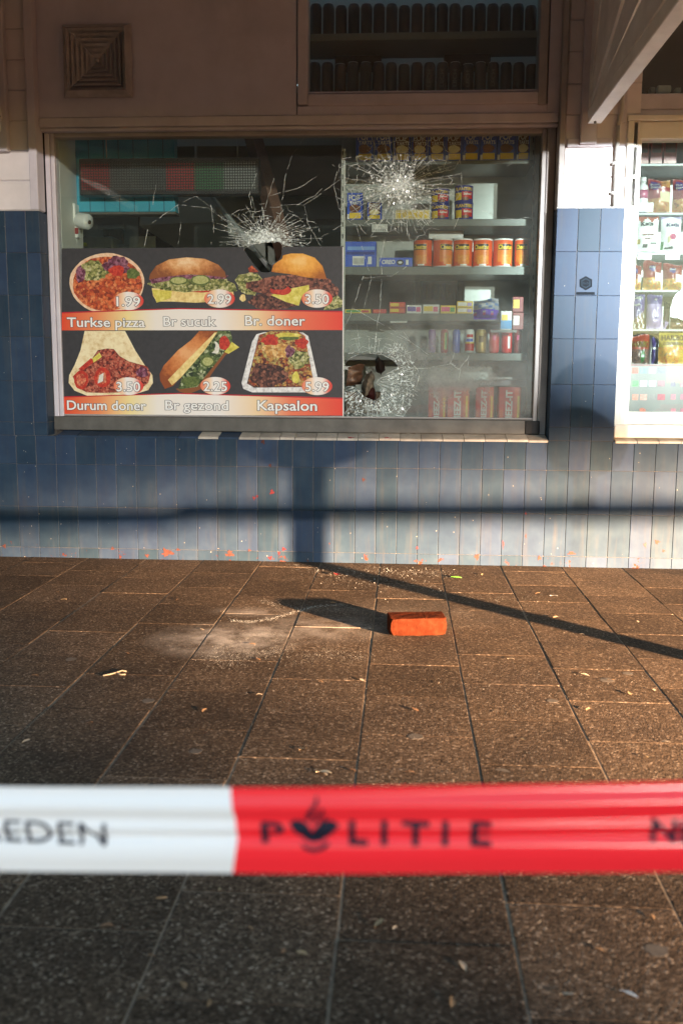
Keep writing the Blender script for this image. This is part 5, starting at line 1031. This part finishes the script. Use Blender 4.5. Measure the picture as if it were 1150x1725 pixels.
# ---- upper right window
u2 = thing('upper_right_window', 'dark upper window at the top right corner', 'window', (1.6, .05, W(1100, 165, .06).z))
pxbox('frame_post', 1060.5, -70, 1068, 157, .05, .15, TAUPE, u2, .003); wbox('frame_rail', W(1060.5, 160, .05).x, xR, .052, .15, W(1100, 185, .06).z, W(1100, 158, .06).z, PAINT2, u2, .004); wbox('lower_board', W(1060.5, 160, .05).x, xR, .06, .15, zt2 + .026, W(1100, 185, .06).z - .001, PAINT, u2)
p = W(1068, 157, .1); wbox('glass_pane', p.x - .01, xR, .1, .104, p.z - .01, 3.1, CLEAR, u2)
tag(wbox('dark_blind', p.x - .05, xR, .34, .36, W(1100, 160, .34).z, W(1100, 18, .34).z, M('dark_blind', (.045, .032, .034), .6, .3, 5)), 'dark red-brown blind inside the upper right window', 'blind')
for i, (a, b_, c_) in enumerate(((1069, 1079, 145), (1094, 1104, 146), (1107, 1130, 143), (1137, 1147, 147))): tag(pxbox('pale_jar', a, c_, b_, 155.5, .2, .24, M('pale_jar%d' % (i % 2), ((.55, .57, .52), (.35, .36, .33))[i % 2], .3), None, .006, 2), '%s pale jar from the left at the foot of the upper right window' % ords[i], 'jar')
# ================================================================== THE BRICK
def brick_material():
    m, n, l, b = _nodes('fired_clay'); tc = n.new('ShaderNodeTexCoord').outputs['Object']
    nz = _noise(n, l, tc, 26, 6, .65); r = _ramp(n, [(.28, (.042, .0085, .003)), (.5, (.062, .0135, .005)), (.75, (.085, .024, .0105))]); l.new(nz.outputs['Fac'], r.inputs[0])
    sc = _noise(n, l, tc, 60, 5, .7); sr = _ramp(n, [(.6, (0, 0, 0)), (.72, (1, 1, 1))]); l.new(sc.outputs['Fac'], sr.inputs[0]); c = _mix(n, l, _math(n, l, 'MULTIPLY', sr.outputs[0], .4), r.outputs[0], (.10, .045, .024))
    l.new(c, b.inputs['Base Color']); b.inputs['Roughness'].default_value = .9; b.inputs['Specular IOR Level'].default_value = .05
    bp = n.new('ShaderNodeBump'); bp.inputs['Strength'].default_value = .9; bp.inputs['Distance'].default_value = .005; l.new(sc.outputs['Fac'], bp.inputs['Height']); l.new(bp.outputs[0], b.inputs['Normal']); return m
fl, frt = G(660, 1072.5), G(749, 1071); BL = (frt - fl).length; BH, BD = .0635, .10
bm = bmesh.new(); bmesh.ops.create_cube(bm, size=1); bmesh.ops.scale(bm, vec=(BL + .012, BD, BH), verts=bm.verts)
bmesh.ops.bevel(bm, geom=bm.edges[:], offset=.0032, segments=2, affect='EDGES', profile=.6)
bmesh.ops.subdivide_edges(bm, edges=[e for e in bm.edges if e.calc_length() > .03], cuts=5, use_grid_fill=True)
q = random.Random(14)
from mathutils import noise as mnoise
for v in bm.verts:
    v.co += v.normal * (mnoise.noise(v.co * 38) * .0022 + mnoise.noise(v.co * 110) * .0008)
    for s in (-1, 1):                                   # knocked-off corners of the front face
        c = Vector((s * (BL / 2 + .006), -BD / 2, -BH / 2)); d = (v.co - c).length
        if d < .02: v.co += (Vector((0, 0, 0)) - c).normalized() * (.02 - d) * .5
        c = Vector((s * (BL / 2 + .006), -BD / 2, BH / 2)); d = (v.co - c).length
        if d < .018: v.co += (Vector((0, 0, 0)) - c).normalized() * (.018 - d) * .5
ang = math.atan2(frt.y - fl.y, frt.x - fl.x)
bc = (fl + frt) / 2 + Vector((-math.sin(ang), math.cos(ang), 0)) * (BD / 2)
br = mesh_obj('brick', from_bm('brick', bm, False), brick_material(), None, (bc.x, bc.y, BH / 2 + .0015 + GZ), (0, 0, ang)); tag(br, 'orange-red clay brick lying on the paving in front of the window', 'brick')

# ================================================================== BARRIER TAPE
TY = -3.985
def tcen(px): return 1396.5 + 5.5 * math.sin(math.pi * px / 1150) - 5.0 * (px / 1150)
def thalf(px): return (78.5 - 3.0 * (px / 1150))
q0, q1 = W(0, tcen(0), TY), W(1150, tcen(1150), TY); SX0, SX1 = q0.x, q1.x
def tz(x):
    px = (x - SX0) / (SX1 - SX0) * 1150
    if px < 0: c = W(0, tcen(0), TY).z + (x - SX0) * .012
    elif px > 1150: c = W(1150, tcen(1150), TY).z + (x - SX1) * (.012 if x < 3 else .02)
    else: c = W(px, tcen(px), TY).z
    return c
TH = .0343
def prof(v, x):
    """fold profile of the tape: v from -1 (lower edge) to 1 (upper edge) -> offset towards the viewer"""
    a = .0048 * math.exp(-((v - .55) / .24) ** 2) + .0036 * math.exp(-((v - .06) / .16) ** 2) - .0022 * math.exp(-((v + .16) / .09) ** 2) + .0042 * math.exp(-((v + .55) / .36) ** 2)
    return a + .0014 * math.sin(7 * x + 1.2 * v) + .0003 * math.sin(29 * x - 3 * v)
def tsurf(x, v, lift=0.0):
    return Vector((x, TY - prof(v, x) - lift, tz(x) + TH * v * (1 + .02 * math.sin(6 * x + 1))))
def tape_material():
    m, n, l, b = _nodes('barrier_film'); tc = n.new('ShaderNodeTexCoord').outputs['Object']; s = n.new('ShaderNodeSeparateXYZ'); l.new(tc, s.inputs[0])
    xs_ = W(394, 1400, TY).x; per = .80
    wob = _math(n, l, 'MULTIPLY', _math(n, l, 'SINE', _math(n, l, 'MULTIPLY', s.outputs[2], 70)), .0025)
    u = _math(n, l, 'FRACT', _math(n, l, 'DIVIDE', _math(n, l, 'ADD', _math(n, l, 'SUBTRACT', s.outputs[0], xs_), wob), per)); red = _math(n, l, 'LESS_THAN', u, .5)
    c = _mix(n, l, red, (.84, .86, .90), (.95, .028, .042)); l.new(c, b.inputs['Base Color']); b.inputs['Roughness'].default_value = .24; b.inputs['Coat Weight'].default_value = .0
    cx = n.new('ShaderNodeCombineXYZ'); cx.inputs[0].default_value = 1.0; b.inputs['Anisotropic'].default_value = .9; l.new(cx.outputs[0], b.inputs['Tangent']); b.inputs['Roughness'].default_value = .21; b.inputs['Specular IOR Level'].default_value = .6
    return m
tape = thing('barrier_tape', 'red and white police barrier tape stretched across the foreground', 'barrier tape', (0, TY, 0)); TP = pl(tape)
def strip(xs_):
    V, Fc = [], []; K = 60; n_ = len(xs_) - 1
    for x in xs_:
        for k in range(K + 1): V.append(tsurf(x, -1 + 2 * k / K) - TP)
    for i in range(n_):
        for k in range(K): a = i * (K + 1) + k; Fc.append((a, a + K + 1, a + K + 2, a + 1))
    me = bpy.data.meshes.new('film'); me.from_pydata(V, [], Fc); me.update()
    for p in me.polygons: p.use_smooth = True
    return me
mesh_obj('film', strip([-2.0 + .03 * k for k in range(53)] + [-.43 + .005 * k for k in range(172)] + [.44 + .03 * k for k in range(163)]), tape_material(), tape)
TINK = M('tape_ink', (.012, .014, .03), .6, spec=.15)
def drape(me, x_of, lift, name, mat):
    bm = bmesh.new(); bm.from_mesh(me); bmesh.ops.triangulate(bm, faces=bm.faces[:])
    for _ in range(3): 
        L = [e for e in bm.edges if e.calc_length() > .004]
        if L: bmesh.ops.subdivide_edges(bm, edges=L, cuts=1); bmesh.ops.triangulate(bm, faces=bm.faces[:])
    for v in bm.verts:
        x = v.co.x; vv = (v.co.z - tz(x)) / TH; v.co = tsurf(x, max(-1, min(1, vv)), lift) - TP
    m2 = from_bm(name, bm); m2.materials.clear(); return mesh_obj(name, m2, mat, tape)
def tape_text(s, px0, px1, pyb, cap, bold=.03, spacing=1.0):
    me, a, b = text_mesh(s, bold, spacing, 0, .0); me = me.copy(); A, B = W(px0, pyb, TY), W(px1, pyb, TY); h = W(px0, pyb - cap, TY).z - A.z
    me.transform(Matrix.Diagonal((1, 0, 1, 1))); me.transform(Matrix.Translation((A.x, 0, A.z)) @ Matrix.Diagonal(((B.x - A.x) / (b - a), 1, h, 1)) @ Matrix.Translation((-a, 0, 0)))
    bm = bmesh.new(); bm.from_mesh(me); bmesh.ops.remove_doubles(bm, verts=bm.verts, dist=1e-5); m3 = from_bm('t', bm)
    return drape(m3, None, .0010, 'lettering', TINK)
tape_text('BETREDEN', -150, 181, 1410, 38, .0)
tape_text('P', 441, 480, 1417, 36, .03)
for ch, a, b_ in (('L', 588, 619), ('I', 642, 652), ('T', 677, 722), ('I', 744, 754), ('E', 792, 826)): tape_text(ch, a, b_, 1419, 40, .035)
tape_text('NIET', 1093, 1225, 1412, 38, .03)
# flame-and-book mark in place of the O
def tape_poly(pts):
    w3 = [W(a, b, TY) for a, b in pts]; bm = bmesh.new(); f = bm.faces.new([bm.verts.new((p.x, 0, p.z)) for p in w3]); bmesh.ops.triangulate(bm, faces=[f]); return drape(from_bm('t', bm), None, .0010, 'flame_mark', TINK)
tape_poly([(488, 1384), (497, 1379), (510, 1380), (521, 1388), (527, 1398), (533, 1390), (545, 1381), (560, 1379), (572, 1387), (562, 1398), (552, 1410), (540, 1416), (527, 1418), (514, 1414), (500, 1402)])
tape_poly([(507, 1418), (520, 1424), (535, 1425), (552, 1417), (556, 1420), (545, 1428), (530, 1432), (514, 1428)])
for pts in ([(514, 1378), (520, 1362), (530, 1350), (534, 1336), (537, 1348), (531, 1360), (524, 1372), (522, 1382)], [(526, 1384), (532, 1370), (542, 1358), (548, 1356), (542, 1368), (534, 1380), (531, 1388)], [(538, 1386), (545, 1374), (553, 1367), (549, 1376), (543, 1386)]): tape_poly(pts)

# posts that carry the tape, both outside the picture
POST = M('post_grey', (.12, .12, .12), .5, .2, 10)
def post(x, y, h, r, lab):
    t = thing('barrier_post', lab, 'post', (x, y, 0), 'posts holding the barrier tape'); mesh_obj('shaft', lathe([(r * 1.6, 0), (r * 1.6, .02), (r, .03), (r, h - .02), (r * .7, h)], 20), POST, t); mesh_obj('band', lathe([(r * 1.04, h - .16), (r * 1.04, h - .10)], 20), M('post_band', (.7, .7, .7), .4), t)
post(5.3, TY + .05, .95, .045, 'grey steel post holding the far right end of the tape'); post(-2.0, TY + .05, .95, .045, 'grey steel post holding the left end of the tape')
# made-up shadow caster, outside the picture to the right; its shadow lies over the slabs, the wall and the tiled pier
tm = thing('shadow_caster', 'dark added shadow caster with a domed head, out of view to the right', 'shadow caster', (1.71, -2.25, GZ)); PMD = M('caster_dark', (.05, .055, .06), .5, .2, 8)
mesh_obj('pole', lathe([(.09, 0), (.09, .02), (.05, .035), (.05, .72)], 20), POST, tm); mesh_obj('head', lathe([(.06, .66), (.15, .70), (.185, .80), (.185, 1.00), (.17, 1.10), (.13, 1.17), (.07, 1.215), (.01, 1.23)], 28), PMD, tm); mesh_obj('window', box_mesh(.12, .02, .09, .004, 1, M('caster_window', (.1, .12, .12), .2)), None, tm, (0, -.15, .98))
# dark row of buildings across the street, outside the picture; the window glass mirrors it
ob = thing('opposite_building', 'dark brick terrace across the street behind the photographer', 'building', (-19.7, -24, 0)); OBW = M('terrace_brick', (.10, .065, .05), .9, .25, 2, .3, 20); OBG = M('terrace_window', (.02, .025, .03), .15); OBR = M('terrace_roof', (.05, .045, .045), .8, .2, 2)
mesh_obj('wall', box_mesh(52, 6, 6, .02, 1, OBW), None, ob, (0, -3, 3.0)); mesh_obj('roof', box_mesh(52.6, 7, .5, .05, 1, OBR), None, ob, (0, -3, 6.25))
for i in range(15):
    for z in (1.6, 4.4):
        wn = mesh_obj('window', box_mesh(1.5, .12, 1.7, .02, 1, M('terrace_frame', (.35, .34, .32), .6)), None, ob, (-21 + i * 3.2, .02, z)); mesh_obj('pane', box_mesh(1.3, .02, 1.5, 0, 1, OBG), None, wn, (0, .062, 0))
# ================================================================== UNSEEN LAMPS (behind the camera, tripod housings added)
def unseen_lamp(d, lab, name):
    p, a = d['pos'], d['aim']; t = thing('unseen_lamp', lab, 'work light', (p.x, p.y, 0), 'unseen lamps behind the photographer'); z = p.z
    tube('mast', [(0, 0, .35), (0, 0, z - .12)], .018, POST, t, 12)
    for k in range(3): an = rad(120 * k + 30); tube('leg', [(0, 0, min(.75, z * .55)), (.5 * math.cos(an), .5 * math.sin(an), .012)], .013, POST, t, 8)
    dv = (a - p).normalized(); hd = mesh_obj('head', box_mesh(.28, .10, .22, .01, 2, POST), None, t, Vector((0, 0, z)) - dv * .10); hd.rotation_mode = 'QUATERNION'; hd.rotation_quaternion = dv.to_track_quat('-Y', 'Z')
    L = bpy.data.lights.new(name, 'SPOT'); L.energy = d['power']; L.spot_size = rad(d['size']); L.spot_blend = d['blend']; L.color = d['color']; L.shadow_soft_size = d.get('soft', .045)
    o = bpy.data.objects.new(name, L); COL.objects.link(o); o.parent = t; o.location = (0, 0, z); o.rotation_mode = 'QUATERNION'; o.rotation_quaternion = dv.to_track_quat('-Z', 'Y'); o.scale = (d['sx'], 1, 1)
unseen_lamp(COOL, 'tall unseen lamp on an added tripod, with a cool white beam, behind the photographer', 'cool_beam'); unseen_lamp(WARM, 'low unseen lamp on an added tripod, with a warm beam, behind the photographer', 'warm_beam')

# ================================================================== LITTER
LEAF = [M('dry_leaf%d' % k, c, .7, .25, 60) for k, c in enumerate(((.22, .13, .065), (.28, .20, .11), (.17, .09, .045), (.33, .27, .20)))]
def leaf_mesh(seed):
    q = random.Random(seed); n_ = 7; L = 1; V = []; Fc = []
    for i in range(n_ + 1):
        t = i / n_; wd = .22 * math.sin(math.pi * min(1, t * .92 + .06)) * q.uniform(.8, 1.2); c = .10 * math.sin(3 * t + seed)
        V += [(t - .5, c - wd, .10 * math.sin(3.1 * t) + .08), (t - .5, c, .02 + .10 * math.sin(3.1 * t)), (t - .5, c + wd, .08 + .12 * math.sin(2.5 * t))]
    for i in range(n_):
        for k in range(2): a = i * 3 + k; Fc.append((a, a + 3, a + 4, a + 1))
    me = bpy.data.meshes.new('leaf'); me.from_pydata(V, [], Fc); me.update(); return me
leaves = []
for i in range(8):
    me = leaf_mesh(i); me.materials.append(LEAF[i % 4]); leaves.append(me)
spots = [(97, 997), (108, 1010), (60, 1137), (150, 1218), (435, 1110), (437, 1170), (345, 1197), (595, 1298), (548, 1304), (1073, 1047), (985, 1137), (990, 1195), (1028, 1145), (1060, 1168), (1100, 1162), (905, 1000), (935, 1040), (657, 995), (510, 1262), (44, 1248), (540, 1148), (560, 1015), (690, 1300), (610, 1145), (740, 1150), (860, 1110), (980, 1068), (890, 1030), (812, 968), (780, 1005),
         (272, 1513), (423, 1563), (477, 1602), (508, 1605), (637, 1555), (665, 1563), (778, 1628), (308, 1660), (352, 1690), (370, 1498), (955, 1675), (760, 1688), (255, 1610), (180, 1560), (1100, 1545), (1010, 1600), (340, 1060), (300, 1010), (375, 1030), (215, 1100), (425, 1085), (1120, 1250), (1090, 1275), (840, 1200), (700, 1195), (880, 1245)]
q = random.Random(31)
for px, py in spots:
    p = G(px, py, .002); o = mesh_obj('leaf_fragment', leaves[q.randrange(8)], None, None, (p.x, p.y, .0015 + GZ), (q.uniform(-.2, .2), q.uniform(-.2, .2), q.uniform(0, 6.28))); s = q.uniform(.012, .026); o.scale = (s, s, s * .6); tag(o, 'small dry leaf fragment lying on the paving', 'leaf', 'dry leaf fragments on the paving')
def bit(name, px, py, size, col, lab, cat, sx=1.0):
    p = G(px, py, .002); me = leaf_mesh(3).copy(); me.materials.clear(); o = mesh_obj(name, me, M('bit_' + name + str(px), col, .6, .2, 60), None, (p.x, p.y, .002 + GZ), (.1, .1, q.uniform(0, 3))); o.scale = (size * sx, size, size * .5); tag(o, lab, cat)
bit('green_leaf', 768, 973, .05, (.10, .32, .03), 'small green leaf on the paving near the wall', 'leaf'); bit('red_scrap', 565, 968, .07, (.55, .03, .03), 'small red scrap on the paving at the wall foot', 'scrap'); bit('paper_scrap', 932, 1004, .035, (.7, .68, .62), 'small white paper scrap on the paving at the right', 'paper scrap'); bit('white_splat', 1058, 1675, .022, (.6, .6, .6), 'white splat on the paving at the lower right', 'splat', 1.4); bit('feather', 545, 1302, .04, (.6, .5, .35), 'pale feather-like scrap beside the tape', 'scrap')
tw = thing('twig', 'pale forked twig on the paving at the left', 'twig', G(190, 1134, 0)); t0 = pl(tw); TWG = M('twig_pale', (.36, .29, .2), .7, .2, 50)
def tg_(pts): return tube('stem', [G(a, b, .003) - t0 for a, b in pts], .0022, TWG, tw, 6)
tg_([(174, 1138), (185, 1136), (196, 1133), (206, 1129.5), (213, 1131)]); tg_([(196, 1133), (204, 1136.5), (212, 1136)])
for px, py, w_ in ((1020, 1145, 12), (1055, 1135, 8)): pass

GUM = M('old_gum', (.085, .072, .06), .8, .2, 90)
for k, (px, py, r_) in enumerate(((1022, 1145, .022), (930, 1180, .016), (1057, 1134, .016), (700, 1240, .02), (462, 1085, .016), (250, 1180, .018), (845, 1300, .02), (330, 1265, .015), (120, 1110, .018), (705, 1625, .012), (1105, 1600, .018))):
    p = G(px, py, .001); o = mesh_obj('gum_spot', prism_mesh([(a, b) for a, b in blob(0, 0, r_, r_, 16, .12, 200 + k)], .0009), GUM, None, (p.x, p.y, .0004 + GZ), (rad(-90), 0, 0)); tag(o, 'flat grey spot of old chewing gum on the paving', 'gum spot', 'chewing gum spots on the paving')
# powdered and crumbled glass on the slabs
V, Fc = [], []; q = random.Random(77)
def crumb(x, y, s):
    i = len(V); a = q.uniform(0, 6.28)
    for k in range(3): V.append((x + s * math.cos(a + k * 2.1), y + s * math.sin(a + k * 2.1), .0005))
    V.append((x + q.uniform(-.3, .3) * s, y, .0005 + s * q.uniform(.5, 1.3))); Fc.extend(((i, i + 1, i + 3), (i + 1, i + 2, i + 3), (i + 2, i, i + 3)))
def arcpts(pts, n_, spread, s):
    for _ in range(n_):
        k = q.random() * (len(pts) - 1); i = int(k); f = k - i; (x0, y0), (x1, y1) = pts[i], pts[min(i + 1, len(pts) - 1)]
        p = G(x0 + (x1 - x0) * f + q.gauss(0, spread), y0 + (y1 - y0) * f + q.gauss(0, spread * .45)); crumb(p.x, p.y, s * .55 * q.uniform(.5, 1.4))
arcpts([(388, 1045), (420, 1048), (460, 1042), (500, 1030), (530, 1022), (580, 1018)], 800, 3.0, .0016); arcpts([(345, 1110), (375, 1090), (410, 1075), (440, 1070), (475, 1076)], 700, 10, .0014); arcpts([(370, 1120), (420, 1100), (480, 1095)], 700, 16, .0013); arcpts([(500, 1115), (560, 1100), (620, 1108)], 500, 16, .0012); arcpts([(440, 1013), (470, 1020), (540, 1028), (600, 1026)], 300, 5, .0015)
arcpts([(520, 962), (640, 985), (760, 1000), (900, 1010)], 500, 18, .0016); arcpts([(480, 955), (640, 962), (760, 968)], 500, 8, .0018); arcpts([(100, 1000), (600, 1200), (1100, 1150)], 500, 90, .0014); arcpts([(200, 1600), (900, 1600)], 120, 60, .0014)
for _ in range(110):                                   # larger shards under the holes
    p = G(q.gauss(630, 75), 955 + abs(q.gauss(0, 22))); crumb(p.x, p.y, q.uniform(.0009, .003))
me = bpy.data.meshes.new('glass_crumbs'); me.from_pydata([(x, y, z + GZ) for x, y, z in V], [], Fc); me.update(); tag(mesh_obj('glass_crumbs', me, M('crumb_glass', (.42, .42, .40), .2, .1)), 'powdered glass strewn over the paving left of the brick', 'broken glass', kind='stuff')
# crumbs on the sill under the lower hole
V, Fc = [], []
for _ in range(260):
    p = W(q.gauss(650, 60), 731, .06 + q.uniform(-.05, .03)); crumb(p.x, p.y, q.uniform(.001, .003))
me = bpy.data.meshes.new('sill_crumbs'); zsill = lambda y: .634 + (y + .001) / .095 * .02
me.from_pydata([(x, y, z + zsill(y) + .0003) for x, y, z in V], [], Fc); me.update(); tag(mesh_obj('sill_crumbs', me, MATS['crumb_glass']), 'glass crumbs lying on the sill tiles under the lower hole', 'broken glass', kind='stuff')
